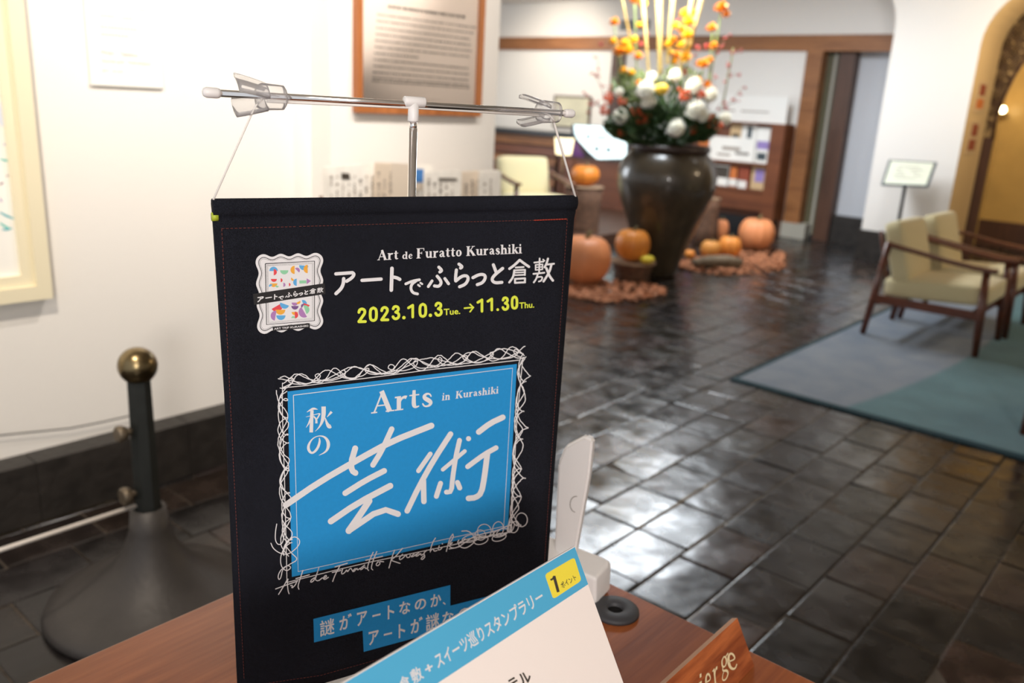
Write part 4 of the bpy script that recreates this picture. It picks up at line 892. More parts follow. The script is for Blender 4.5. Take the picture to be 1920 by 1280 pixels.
for (x_, y_, r_x, r_y) in ((1103, 256, 5, 4), (1119, 279, 5, 5), (1141, 281, 5, 5), (1128, 258, 14, 2.5), (1146, 250, 8, 3), (1094, 246, 9, 2)): PS.disc(x_, y_, r_x, r_y, 2)
PS.done('picture', ['scr_w', 'scr_p', mat('grey_screen', srgb(90, 120, 130), .5)], tv)
cbx = root('screen_cabinet', (tv.location.x, YS + .05, 0), 'brown wooden cabinet carrying the display screen', 'cabinet')
zc_ = sc_[1].z - .003
link('cabinet_body', B(sc_[0].x - .12, sc_[1].x + .06, YS - .06, YS + .3, .05, zc_ - .02), 'redwood', cbx); link('cabinet_top', B(sc_[0].x - .14, sc_[1].x + .08, YS - .08, YS + .32, zc_ - .02, zc_), 'darkwood', cbx); link('kickboard', B(sc_[0].x - .1, sc_[1].x + .04, YS - .03, YS + .28, 0, .05), 'black', cbx)
q_ = ony(1056, 297, 8.72)
tl = root('table_lamp', (q_.x, 8.72, q_.z - .02), 'lit lamp with a cream shade beside the display screen', 'lamp')
zz = q_.z; s1 = ony(1056, 258, 8.72).z - zz
link('shade', LA([(.10, .05), (.125, s1), (.12, s1), (.095, .05)], 24, (q_.x, 8.72, zz)), 'lampshade', tl, True)
link('shade_band', LA([(.128, s1), (.128, s1 + .04), (.12, s1 + .04), (.12, s1)], 24, (q_.x, 8.72, zz)), 'slate', tl, True)
link('bulb', LA([(.001, .06), (.03, .08), (.035, .1), (.001, .14)], 12, (q_.x, 8.72, zz)), 'bulb', tl, True)
link('pole', T([(q_.x, 8.72, 0.02), (q_.x, 8.72, zz + s1)], .012, 8), 'brass', tl); link('base', LA([(.12, 0), (.12, .015), (.02, .03), (.001, .03)], 24, (q_.x, 8.72, 0)), 'brass', tl)
# vent on the white wall above the beam
p, q_ = ony(1164, 38, YB), ony(1218, 56, YB)
vt = root('wall_vent', (p.x, YB, q_.z), 'grey slatted vent on the white wall above the beam', 'vent')
link('vent_frame', B(p.x, q_.x, YB - .012, YB, q_.z, p.z), 'ventm', vt)
for k in range(4): z_ = q_.z + (p.z - q_.z) * (k + .5) / 4; link('slat', B(p.x + .01, q_.x - .01, YB - .02, YB - .012, z_ - .006, z_ + .006), 'slate', vt)
# reading stand in front of the right pillar
YG = 8.35
tlc, trc, blc = ony(1667, 299, YG + .1), ony(1757, 304, YG + .1), ony(1652, 346, YG - .1)
brc = ony(1740, 350, YG - .1); pb = ony(1697, 349, YG)
rs = root('reading_stand', (pb.x, YG, 0), 'slim sign stand with a tilted pale panel in front of the right pillar', 'sign')
def slab(c4, th, m_, nm, par, inset=0):
    bm = bmesh.new(); cc = sum(c4, Vector()) / 4; c4 = [c.lerp(cc, inset) for c in c4]; n_ = (c4[1] - c4[0]).cross(c4[3] - c4[0]).normalized()
    if n_.y > 0: n_ = -n_
    a = [bm.verts.new(c) for c in c4]; b = [bm.verts.new(c - n_ * th) for c in c4]; bm.faces.new(a); bm.faces.new(b[::-1])
    for k in range(4): bm.faces.new((a[k], b[k], b[(k + 1) % 4], a[(k + 1) % 4]))
    bmesh.ops.recalc_face_normals(bm, faces=bm.faces); return link(nm, bm, m_, par), n_
_, nn = slab([tlc, trc, brc, blc], .015, 'slate', 'sign_frame', rs)
slab([c + nn * .002 for c in (tlc, trc, brc, blc)], .001, 'signp', 'sign_face', rs, .1)
cc4 = [(c + nn * .0035) for c in (tlc, trc, brc, blc)]; bm = bmesh.new()
for r2 in range(5):
    for (f0, f1) in ((.2, .46), (.5, .8)) if r2 % 2 else ((.25, .7),):
        t0 = .25 + r2 * .11
        v = [bm.verts.new(cc4[0].lerp(cc4[1], fx).lerp(cc4[3].lerp(cc4[2], fx), t0 + dt)) for fx, dt in ((f0, 0), (f1, 0), (f1, .03), (f0, .03))]; bm.faces.new(v)
link('print', bm, 'faint_ink', rs)
link('pole', T([(pb.x, YG, .42), (pb.x, YG, pb.z + .02)], .016, 10), 'black', rs); link('pole_sleeve', T([(pb.x, YG, .26), (pb.x, YG, .42)], .017, 10), 'orangetape', rs)
link('pole_foot', T([(pb.x, YG, .02), (pb.x, YG, .26)], .016, 10), 'black', rs); link('base', LA([(.14, 0), (.14, .012), (.02, .025), (.001, .025)], 28, (pb.x, YG, 0)), 'black', rs)
# ================================================================== DESK
ZD = .75; YD = .836; XD = -.834
dk = root('desk', (.1, .3, 0), 'brown wood veneer concierge desk filling the bottom of the view', 'desk')
link('desk_top', B(XD, 1.0, -.1, YD, ZD - .03, ZD, bev=.0025), 'desk', dk)
link('modesty_panel', B(XD + .06, .94, YD - .09, YD - .07, .12, ZD - .03), 'desk', dk)
for x in (XD + .05, .92):
    for y in (.0, YD - .1): link('leg', B(x, x + .05, y - .05, y, .0, ZD - .03), 'darkwood', dk)
# cable grommet
g = onz(1153, 1146, ZD)
gr = root('cable_grommet', (g.x, g.y, ZD), 'round dark grey rubber cable grommet in the desk top', 'grommet')
link('ring', LA([(.0095, .0), (.0095, .0045), (.012, .006), (.026, .0055), (.0295, .0035), (.03, 0)], 36, (g.x, g.y, ZD)), 'rubber', gr, True)
link('opening', LA([(.0094, .0003), (.0094, .0012), (.001, .0012)], 24, (g.x, g.y, ZD)), 'hole', gr)
# wooden nameplate
np_ = root('nameplate', (-.30, .68, ZD), 'wooden nameplate with cream serif lettering leaning at the desk corner', 'nameplate')
xb_, xt_, zt_ = -.302, -.3285, ZD + .052; ye = .812; ys = .56
def plate():
    bm = bmesh.new(); th = .007; n_ = Vector((zt_ - ZD, 0, xb_ - xt_)).normalized()
    A_ = [Vector((xb_, ys, ZD + .0008)), Vector((xb_, ye, ZD + .0008)), Vector((xt_, ye - .003, zt_)), Vector((xt_, ys, zt_))]; B_ = [a - n_ * th for a in A_]
    B_[0].z = B_[1].z = ZD + .0008
    a = [bm.verts.new(v) for v in A_]; b = [bm.verts.new(v) for v in B_]; bm.faces.new(a); bm.faces.new(b[::-1])
    for k in range(4):
        f = bm.faces.new((a[k], b[k], b[(k + 1) % 4], a[(k + 1) % 4])); f.material_index = 1 if k == 2 else 0
    bmesh.ops.recalc_face_normals(bm, faces=bm.faces); return bm, n_
bm, nn_ = plate(); link('plate', bm, ['plate', 'plate_edge'], np_)
PL = Print(lambda x, y, l: on(x, y, Vector((xb_, 0, ZD + .0008)), nn_) + nn_ * (.0004 + l))
lp = lambda x, y: (1240 + x / 9.6, 1150 + y / 9.6)
def np_word(word, bl, br, u0, u1): serif(PL, word, lp(*bl), lp(*br), (u0[0] / 9.6, u0[1] / 9.6), (u1[0] / 9.6, u1[1] / 9.6), 0, .8)
np_word('e', (1195, 1060), (1400, 980), (-90, -500), (-110, -480))
np_word('g', (1065, 1130), (1225, 1010), (-30, -480), (-30, -480))
np_word('r', (945, 1330), (1035, 1230), (-50, -470), (-40, -470)); np_word('e', (790, 1440), (930, 1350), (-60, -500), (-60, -500)); np_word('i', (680, 1560), (760, 1500), (-20, -480), (-20, -480))
PL.done('lettering', 'cream_ink', np_)
# white device with upright arm behind the banner
dv = root('white_desk_device', (-.55, .79, ZD), 'white plastic desk device with an upright arm behind the banner', 'desk device')
c0 = onz(1098, 1105, ZD)
def hull(pts, nm, m_, par, bev=.003):
    bm = bmesh.new(); vs = [bm.verts.new(p) for p in pts]; bmesh.ops.convex_hull(bm, input=vs); 
    bmesh.ops.dissolve_limit(bm, angle_limit=.02, verts=bm.verts, edges=bm.edges)
    bmesh.ops.bevel(bm, geom=bm.edges[:], offset=bev, segments=3, affect='EDGES', profile=.5); bmesh.ops.recalc_face_normals(bm, faces=bm.faces)
    o = link(nm, bm, m_, par, False)
    return o
zb_t = ZD + .052
# base: right end face seen at px (1085..1143, 1050..1130)
yb0 = .79
Pb = [onz(1125, 1122, ZD), onz(1140, 1098, ZD)]
tr_ = on(1143, 1048, (0, Pb[1].y, 0), (0, 1, 0)); tf_ = on(1108, 1060, (0, Pb[0].y, 0), (0, 1, 0))
xr = Pb[0].x; d1 = Vector((-.085, -.02, 0)); 
lo = [Vector((-.497, .776, ZD + .001)), Vector((-.506, .822, ZD + .001)), Vector((-.635, .802, ZD + .001)), Vector((-.625, .752, ZD + .001))]
hi = [Vector((-.500, .776, ZD + .040)), Vector((-.507, .820, ZD + .045)), Vector((-.630, .800, ZD + .050)), Vector((-.622, .754, ZD + .046))]
hull(lo + hi, 'device_base', 'whitep', dv, .004)
# arm: slim rounded bar leaning back
def P_(x, y, Y): return on(x, y, (0, Y, 0), (0, 1, 0))
Ya = .785
arm = [P_(1038, 1045, Ya), P_(1078, 1040, Ya), P_(1104, 895, Ya), P_(1111, 826, Ya), P_(1096, 818, Ya), P_(1058, 838, Ya), P_(1046, 870, Ya)]
arm[0] += Vector((0, 0, -.0)); back_ = Vector((-.004, .013, 0))
bm = bmesh.new(); F_ = [bm.verts.new(p) for p in arm]; G_ = [bm.verts.new(p + back_) for p in arm]; bm.faces.new(F_); bm.faces.new(G_[::-1])
for k in range(len(arm)): bm.faces.new((F_[k], G_[k], G_[(k + 1) % len(arm)], F_[(k + 1) % len(arm)]))
bmesh.ops.recalc_face_normals(bm, faces=bm.faces); bmesh.ops.bevel(bm, geom=bm.edges[:], offset=.0028, segments=3, affect='EDGES'); link('device_arm', bm, 'whitep', dv)
PD = Print(lambda x, y, l: on(x, y, (0, Ya - .0006, 0), (0, 1, 0)) + Vector((0, -.0002 - l, 0)))
PD.stroke([(1080 + 11 * math.cos(math.radians(a)), 945 + 15 * math.sin(math.radians(a))) for a in range(100, 300, 20)], 1.0, 0); PD.done('button_ring', 'grey_ink', dv)
# ================================================================== BANNER STAND
DB = Vector((math.sin(CB), math.cos(CB), 0)); NB = Vector((math.cos(CB), -math.sin(CB), 0)); KB = .6997
def ban(x, y, l=0.0, base=.0018):
    return on(x, y, -NB * KB, NB) + NB * (base + l)
KS = .712
def sp(x, y): return on(x, y, -NB * KS, NB)
stn = root('banner_stand', (sp(772, 369).x, sp(772, 369).y, ZD), 'chrome tabletop stand with a thin crossbar carrying the denim banner', 'stand')
pA, pB = sp(400, 174), sp(1064, 212.5); pole_x = sp(772, 369)
link('crossbar', T([pA, pB], .0029, 16), 'chrome', stn, True)
for (e0, e1, rr) in ((sp(412, 175), sp(379, 172.5), .0041), (sp(1058, 212), sp(1077, 213.5), .0041)):
    d_ = (e1 - e0); link('end_cap', T([e0, e0 + d_ * .15, e0 + d_ * .75, e0 + d_ * .94, e1], [rr * .85, rr, rr * 1.02, rr * .75, rr * .3], 16), 'whitep', stn, True)
jt = sp(777, 191); 
dbar = (pB - pA).normalized()
link('t_joint', T([jt - dbar * .0098, jt - dbar * .009, jt + dbar * .009, jt + dbar * .0098], [.0042, .0047, .0047, .0042], 18), 'whitep', stn, True)
j2 = sp(773.5, 228); link('t_joint_socket', T([Vector((pole_x.x, pole_x.y, jt.z)), Vector((pole_x.x, pole_x.y, j2.z + .001)), Vector((pole_x.x, pole_x.y, j2.z))], [.0046, .0049, .0046], 18), 'whitep', stn, True)
zm = sp(772, 240).z
link('pole', T([(pole_x.x, pole_x.y, ZD + .012), (pole_x.x, pole_x.y, zm)], .0038, 20), 'chrome', stn, True)
link('pole_collar', T([(pole_x.x, pole_x.y, zm - .001), (pole_x.x, pole_x.y, j2.z)], .0034, 20), 'chrome', stn, True)
bs = bmesh.new(); mt_ = Matrix.Translation((pole_x.x, pole_x.y, ZD)) @ Matrix.Rotation(-CB, 4, 'Z'); box(bs, -.07, .05, -.085, .085, .0006, .013, mtx=mt_, bev=.003)
link('base_plate', bs, 'whitep', stn)
# clips
def clip(c, sgn, lab, tilt):
    t = root('plastic_clip', c, lab, 'clip', 'clear clips on the crossbar')
    ax = dbar * sgn; u_ = Vector((0, 0, 1)); n_ = NB
    bm = bmesh.new(); tube(bm, [c - ax * .011, c - ax * .009, c + ax * .008, c + ax * .012], [.007, .0098, .0108, .0088], 20); bmesh.ops.recalc_face_normals(bm, faces=bm.faces); link('clip_barrel', bm, 'clear', t, True)
    for s_ in (-1, 1):
        bm = bmesh.new(); rows = []
        for k in range(8):
            f_ = k / 7; cc = c + ax * (.004 + .025 * f_) + (u_ * math.cos(tilt) + n_ * math.sin(tilt)) * s_ * (.0075 + .0045 * math.sin(f_ * PI * .5) + .0015 * f_ ** 3)
            w_ = .0095 + .002 * f_; side = (n_ * math.cos(tilt) - u_ * math.sin(tilt)); nr = (u_ * math.cos(tilt) + n_ * math.sin(tilt)) * s_
            rows.append([bm.verts.new(cc + side * w_ * a + nr * b * .0016 - nr * .002 * a * a) for a, b in ((-1, -1), (-.5, -1), (0, -1), (.5, -1), (1, -1), (1, 1), (.5, 1), (0, 1), (-.5, 1), (-1, 1))])
        for a, b in zip(rows, rows[1:]):
            for k in range(10): bm.faces.new((a[k], a[(k + 1) % 10], b[(k + 1) % 10], b[k]))
        bm.faces.new(rows[0][::-1]); bm.faces.new(rows[-1]); bmesh.ops.recalc_face_normals(bm, faces=bm.faces); link('clip_wing', bm, 'clear', t, True)
    return t
clip(sp(1030, 210), -1, 'clear plastic clip near the right end of the crossbar', .1)
cL = clip(sp(510, 182), -1, 'clear plastic clip near the left end of the crossbar', .55)
# banner
bn = root('denim_banner', ban(735, 640), 'black denim banner with white, yellow and blue print hanging by a white cord', 'banner')
uv = lambda p: (p.dot(DB), p.z)
uL, zT = uv(ban(397, 372)); uR = uv(ban(1080, 370))[0]; zBt = uv(ban(608, 1279))[1]
zS = uv(ban(740, 418))[1]      # stitched hem of the pocket
bm = bmesh.new(); cols = 24; rws = []
seq = []
r0 = .0075
# front of the pocket roll, then sheet down, with thickness
prof_ = []
for k in range(9):
    a = PI / 2 - PI * .92 * k / 8; prof_.append((r0 * .62 * math.cos(a) * 1.0, zT - r0 + r0 * math.sin(a)))
prof_ += [(.0012, zS + .006), (.0004, zS), (.0012, zS - .006)]
nz = 24
for k in range(1, nz + 1): prof_.append((.0012, zS - .006 + (zBt - zS + .006) * k / nz))
front = prof_; backp = [(-.0012, zBt + (zT - r0 * 1.0 - zBt) * k / 12) for k in range(13)] + [(-r0 * .62 * math.cos(PI / 2 - PI * k / 4 * .9), zT - r0 + r0 * math.sin(-PI / 2 + PI * (k + 1) / 5 * .98)) for k in range(4)]
loop = front + backp
rings = []
for c_ in range(cols + 1):
    u_ = uL + (uR - uL) * c_ / cols; wob = lambda z: .0007 * math.sin(u_ * 34 + z * 5) * (1 if z < zS else 0)
    ring = []
    for o_, z in loop:
        f_ = (1 - max(0, min(1, (z - (zS - .01)) / .012)))      # the roll stands a little wider than the sheet
        uu = u_ + (.5 - c_ / cols) * .006 * f_
        ring.append(bm.verts.new(DB * uu + Vector((0, 0, z)) - NB * (KB - o_ - 0.0)))
    rings.append(ring)
n_ = len(loop)
for a, b in zip(rings, rings[1:]):
    for k in range(n_):
        f = bm.faces.new((a[k], a[(k + 1) % n_], b[(k + 1) % n_], b[k])); f.smooth = k < 40
bm.faces.new(rings[0]); bm.faces.new(rings[-1][::-1]); bmesh.ops.recalc_face_normals(bm, faces=bm.faces)
link('cloth', bm, 'denim', bn)
dz_ = DB * uL + Vector((0, 0, zT - .0145)) - NB * KB
link('dowel_end', T([dz_ - DB * .0008, dz_ + DB * .004], .0036, 12), 'lime', bn, True)
def stitches(path, name, m_, dash=.0022, gap_=.0012, r_=.0003):
    bm = bmesh.new()
    for a, b in zip(path, path[1:]):
        L_ = (b - a).length; d_ = (b - a).normalized(); t_ = 0
        while t_ < L_ - dash: tube(bm, [a + d_ * t_, a + d_ * (t_ + dash)], r_, 4); t_ += dash + gap_
    o = link(name, bm, m_, bn); o['kind'] = 'stuff'
B0 = lambda x, y: ban(x, y, 0, .0016)
stitches([B0(415, 428), B0(560, 424), B0(800, 417), B0(1020, 412)], 'hem_stitching', 'thread_d'); stitches([B0(1000, 412.5), B0(1062, 410)], 'thread_overlap', 'thread', .003, .0002, .0005)
stitches([B0(415, 428), B0(457, 1272)], 'side_stitching', 'thread_d'); stitches([B0(1062, 410), B0(1019, 1060)], 'side_stitching', 'thread_d'); stitches([ban(457, 1285, 0, .0016), B0(600, 1264), B0(760, 1220)], 'bottom_stitching', 'thread_d')
cord = bmesh.new(); l1, l2 = sp(478, 200), sp(1037, 224)
tube(cord, [ban(399, 374), l1, sp(492, 186)], .0008, 8); tube(cord, [ban(1078, 372), l2, sp(1028, 214)], .0012, 8)
tube(cord, [sp(500, 190), sp(775, 202), sp(1020, 217)], .0011, 8)
link('hanging_cord', cord, 'whitecord', bn)
# ---- title
P1_ = lambda x, y: (700 + x / 5.486, 440 + y / 5.486)
P2_ = lambda x, y: (610 + x / 8, 470 + y / 8)
TT = []
def t2(w_, *pts): TT.append(([P2_(*p) for p in pts], w_ / 8))
def t1(w_, *pts): TT.append(([P1_(*p) for p in pts], w_ / 5.486))
t2(50, (148, 340), (395, 322)); t2(50, (395, 322), (425, 345), (390, 400), (310, 450)); t2(52, (265, 412), (262, 480), (230, 560), (150, 635))
t2(50, (540, 437), (825, 418)); t2(54, (988, 258), (978, 583)); t2(50, (1000, 387), (1060, 398), (1105, 422))
t2(40, (1195, 490), (1300, 445), (1400, 428)); t2(42, (1350, 445), (1285, 490), (1266, 560), (1300, 625), (1370, 640)); t2(30, (1380, 505), (1405, 525)); t2(30, (1415, 475), (1440, 492))
t2(46, (1690, 240), (1740, 290), (1705, 312)); t2(46, (1665, 375), (1712, 430), (1728, 480), (1690, 530), (1625, 520)); t2(42, (1588, 445), (1532, 530)); t2(44, (1780, 410), (1835, 488))
t1(32, (872, 298), (908, 325), (888, 338)); t1(32, (845, 358), (836, 440), (838, 470)); t1(32, (840, 470), (900, 420), (955, 415), (970, 450), (940, 505), (878, 530))
t1(32, (1015, 437), (1080, 403), (1135, 405), (1145, 440), (1115, 490), (1060, 508)); t1(32, (1225, 305), (1255, 385)); t1(32, (1320, 342), (1230, 415), (1206, 460), (1240, 492), (1312, 485))
t1(26, (1495, 256), (1440, 310), (1390, 345)); t1(26, (1495, 256), (1540, 290), (1590, 325)); t1(18, (1455, 333), (1535, 328)); t1(18, (1440, 362), (1550, 356)); t1(18, (1550, 356), (1548, 410)); t1(16, (1440, 412), (1548, 407)); t1(14, (1440, 386), (1548, 381)); t1(22, (1440, 362), (1430, 430), (1388, 485))
t1(20, (1447, 450), (1550, 444)); t1(20, (1550, 444), (1548, 482)); t1(20, (1447, 490), (1550, 484)); t1(20, (1447, 450), (1447, 490))
t1(17, (1645, 282), (1738, 272)); t1(17, (1700, 240), (1694, 390)); t1(14, (1658, 306), (1730, 300)); t1(14, (1658, 306), (1658, 358)); t1(14, (1730, 300), (1728, 352)); t1(14, (1658, 358), (1728, 352)); t1(12, (1658, 332), (1728, 326)); t1(18, (1636, 398), (1748, 386)); t1(18, (1682, 395), (1665, 450), (1640, 485)); t1(16, (1672, 432), (1732, 425), (1718, 468), (1692, 476)); t1(14, (1735, 250), (1750, 264))
t1(22, (1785, 242), (1772, 290), (1750, 330)); t1(19, (1775, 302), (1846, 294)); t1(23, (1822, 300), (1800, 380), (1740, 475)); t1(25, (1768, 340), (1800, 420), (1835, 466))
PT = Print(ban)
for pts, w_ in TT: PT.stroke(pts, w_, 0, smooth=2 if len(pts) > 2 else 0)
PT.done('printed_title', 'white_ink', bn)
PE = Print(ban)
for wd_, x0, y0, x1, y1, hh in (('Art', 35, 258, 252, 249, 103), ('de', 288, 248, 398, 242, 76), ('Furatto', 435, 240, 903, 218, 103), ('Kurashiki', 947, 214, 1520, 187, 98)):
    a, b_ = P1_(x0, y0), P1_(x1, y1); serif(PE, wd_, a, b_, (.2, -hh / 5.486), (0.2, -hh / 5.486), 0, 1.12)
PE.done('printed_subtitle', 'white_ink', bn)
DG = {'0': [[(.3, .93), (.12, .84), (.09, .5), (.12, .16), (.3, .07), (.48, .16), (.51, .5), (.48, .84), (.3, .93)]], '1': [[(.1, .74), (.42, .92)], [(.42, .92), (.42, .08)]],
      '2': [[(.1, .7), (.14, .86), (.3, .93), (.48, .84), (.49, .64), (.36, .45), (.1, .09)], [(.1, .08), (.52, .08)]], '3': [[(.1, .76), (.16, .9), (.32, .93), (.48, .84), (.47, .64), (.28, .53)], [(.28, .53), (.5, .44), (.52, .2), (.36, .07), (.18, .08), (.09, .22)]]}
PDt = Print(ban)
def digit(ch_, x0, x1, y0, y1, tr):
    a, b_ = tr(x0, y0), tr(x1, y1); W_, H_ = b_[0] - a[0], b_[1] - a[1]; sh = -.05 * W_
    for s_ in DG[ch_]: PDt.stroke([(a[0] + W_ * px / .6, b_[1] - H_ * py + sh * px) for px, py in s_], H_ * .19, 0, smooth=2 if len(s_) > 2 else 0)
for ch_, x0, x1, y0, y1 in (('2', 470, 608, 848, 1075), ('0', 640, 778, 835, 1060), ('2', 812, 945, 825, 1048), ('3', 985, 1110, 812, 1030), ('1', 1215, 1335, 795, 1005), ('0', 1385, 1515, 780, 998), ('3', 1625, 1745, 762, 978)): digit(ch_, x0, x1, y0, y1, P2_)
for x, y in ((1167, 995), (1563, 960)): PDt.disc(*P2_(x, y), 3.3)
for ch_, x0, x1, y0, y1 in (('1', 1052, 1132, 655, 795), ('1', 1155, 1232, 645, 782), ('3', 1312, 1385, 633, 775), ('0', 1405, 1480, 625, 765)): digit(ch_, x0, x1, y0, y1, P1_)
PDt.disc(*P1_(1270, 765), 2.6)
PDt.stroke([P1_(928, 750), P1_(1015, 742)], 3.0); PDt.stroke([P1_(985, 710), P1_(1020, 742), P1_(986, 786)], 3.0)
PDt.text('Tue.', [P1_(715, 757), P1_(885, 748), P1_(885, 810), P1_(716, 824)], 0, .02); PDt.text('Thu.', [P1_(1490, 692), P1_(1645, 684), P1_(1645, 745), P1_(1491, 755)], 0, .02)
PDt.done('printed_date', 'yellow_ink', bn)
# ---- badge
PBd = Print(ban); P8 = lambda x, y: (470 + x / 7.111, 460 + y / 7.111)
c4 = [(60, 118), (955, 95), (955, 1100), (85, 1175)]
def wavy(off, amp, npts=320):
    w_, h_ = 900.0, 1035.0; r_ = 105; out = []
    # perimeter of a rounded rectangle in local units
    segs = []
    import itertools
    x0, y0, x1, y1 = 0, 0, w_, h_
    def corner(cx, cy, a0): return [(cx + r_ * math.cos(math.radians(a0 + k * 10)), cy + r_ * math.sin(math.radians(a0 + k * 10)), math.radians(a0 + k * 10)) for k in range(10)]
    def side(p, q_, ang, nb):
        res_ = []
        for k in range(1, 30):
            t_ = k / 30; d_ = amp * (.5 + .5 * math.cos(2 * PI * nb * t_)) - amp; res_.append((p[0] + (q_[0] - p[0]) * t_ + math.cos(ang) * d_, p[1] + (q_[1] - p[1]) * t_ + math.sin(ang) * d_, ang))
        return res_
    pts = corner(x0 + r_, y0 + r_, 180) + side((x0 + r_, y0), (x1 - r_, y0), -PI / 2, 3) + corner(x1 - r_, y0 + r_, 270) + side((x1, y0 + r_), (x1, y1 - r_), 0, 3) + corner(x1 - r_, y1 - r_, 0) + side((x1 - r_, y1), (x0 + r_, y1), PI / 2, 3) + corner(x0 + r_, y1 - r_, 90) + side((x0, y1 - r_), (x0, y0 + r_), PI, 3)
    for x, y, a in pts:
        x -= math.cos(a) * off; y -= math.sin(a) * off; u_, v_ = x / w_, y / h_
        X = (c4[0][0] * (1 - u_) + c4[1][0] * u_) * (1 - v_) + (c4[3][0] * (1 - u_) + c4[2][0] * u_) * v_
        Y = (c4[0][1] * (1 - u_) + c4[1][1] * u_) * (1 - v_) + (c4[3][1] * (1 - u_) + c4[2][1] * u_) * v_; out.append(P8(X, Y))
    return out
def fan(P, pts, mi):
    l = P.lift(); cx = sum(p[0] for p in pts) / len(pts); cy = sum(p[1] for p in pts) / len(pts); c = P.bm.verts.new(P.f(cx, cy, l)); vs = [P.bm.verts.new(P.f(x, y, l)) for x, y in pts]
    for k in range(len(vs)): f = P.bm.faces.new((c, vs[k], vs[(k + 1) % len(vs)])); f.material_index = mi
fan(PBd, wavy(-4, 38), 0)
wv = wavy(38, 36); PBd.k += 3; PBd.stroke(wv + wv[:1], 1.3, 1, round_=False); wv = wavy(56, 34); PBd.stroke(wv + wv[:1], .4, 1, round_=False)
for w_, q in ((1.7, [(188, 238), (843, 204), (843, 995), (205, 1048)]), (.5, [(208, 258), (825, 224), (825, 975), (224, 1030)]), (.4, [(220, 270), (812, 238), (812, 962), (236, 1018)])):
    pts = [P8(*p) for p in q]; PBd.stroke(pts + pts[:1], w_, 1, round_=False)
def hd(cx, cy, r, a0, mi): PBd.disc(*P8(cx, cy), r / 7.111, r / 7.111, mi, None, a0, a0 + 180)
for a in ((298, 335, 57, 180, 3), (300, 350, 42, 270, 2), (440, 325, 55, 0, 4), (578, 320, 55, 90, 5), (610, 328, 38, 225, 6), (700, 262, 62, 5, 3), (752, 308, 56, 90, 5), (302, 440, 40, 0, 2), (300, 500, 48, 0, 5), (262, 535, 26, 150, 3), (345, 530, 24, 20, 4), (392, 458, 26, 270, 2), (428, 518, 28, 270, 6), (502, 516, 22, 270, 2), (555, 440, 26, 45, 5), (606, 485, 48, 90, 3),
          (340, 800, 78, 330 - 0, 2), (445, 775, 62, 20, 3), (388, 850, 66, 0, 5), (325, 930, 66, 100, 6), (395, 925, 62, 0, 3), (580, 755, 42, 0, 6), (625, 745, 30, 330, 5), (582, 800, 48, 0, 7), (580, 880, 42, 0, 5), (580, 920, 46, 270, 2), (560, 960, 26, 180, 4), (690, 770, 50, 250, 3), (740, 775, 42, 20, 2), (715, 850, 60, 250, 4), (705, 880, 75, 60, 6), (690, 800, 28, 120, 7)): hd(*a)
PBd.poly([P8(640, 462), P8(735, 458), P8(735, 498), P8(642, 502)], 4); PBd.poly([P8(738, 432), P8(795, 468), P8(738, 510)], 6)
PBd.poly([P8(22, 640), P8(978, 497), P8(988, 640), P8(38, 786)], 1)
def band(x, y):
    xx = 80 + (x - 624) / 413 * 878; v_ = (y - (552 - .06 * (x - 630))) / 66; return P8(xx, 748 - .152 * (xx - 85) + v_ * 98)
for pts, w_ in TT: PBd.stroke([band(*p) for p in pts], w_ * .3, 0, smooth=1 if len(pts) > 2 else 0)
PBd.poly([P8(283, 1075), P8(775, 1027), P8(781, 1088), P8(290, 1131)], 1)
PBd.text('ART TRIP KURASHIKI', [P8(302, 1090), P8(756, 1049), P8(758, 1074), P8(304, 1116)], 0, .02)
PBd.done('printed_badge', ['white_ink', 'black_ink', 'redp', 'bluep', 'greenp', 'orangep', 'purplep', 'duskp'], bn)
# ---- blue picture box
PBl = Print(ban); PBl.poly([(538, 732.5), (967.5, 681.2), (950.8, 990.5), (546.3, 1079.5)], 0); PBl.k += 2
inner = [(549, 739.5), (959.4, 689), (943, 985), (558, 1069.5), (549, 739.5)]
PBl.stroke(inner, 1.3, 1, round_=False); PBl.done('printed_blue_box', ['blue_ink', 'white_ink'], bn)
PG = Print(lambda x, y, l: ban(x, y, l, .0019)); Q0 = lambda x, y: (480 + x / 2.5603, 620 + y / 2.5603)
for w_, pts in ((29, [(140, 832), (300, 722), (480, 618), (640, 530), (838, 452)]), (28, [(473, 560), (452, 632), (458, 668), (474, 678)]), (26, [(648, 468), (600, 572), (558, 640)]), (27, [(425, 775), (520, 715), (612, 668)]), (29, [(356, 910), (480, 825), (641, 740)]), (31, [(540, 812), (495, 880), (442, 955)]), (28, [(442, 955), (600, 848), (678, 875)]),
                (22, [(833, 587), (776, 668)]), (26, [(930, 492), (850, 615), (780, 740), (722, 860)]), (26, [(800, 715), (802, 815)]), (19, [(893, 662), (998, 574)]), (23, [(973, 522), (955, 600), (940, 700), (934, 768), (910, 770)]), (24, [(882, 728), (862, 790)]), (24, [(963, 724), (974, 750)]), (27, [(1065, 482), (1120, 440), (1180, 412)]), (24, [(1012, 648), (1090, 590), (1148, 558)]), (27, [(1106, 590), (1092, 700), (1078, 775), (1050, 797), (1016, 800)])):
    PG.stroke([Q0(*p) for p in pts], w_ / 2.5603, 0, smooth=1 if len(pts) > 2 else 0)
PG.disc(*Q0(1016, 514), 4.8)
PG.done('printed_brush_characters', 'white_ink', bn)
PA = Print(lambda x, y, l: ban(x, y, l, .0019)); Q3 = lambda x, y, w_: (550 + x / 7.11, 700 + y / 7.11, w_ / 7.11)
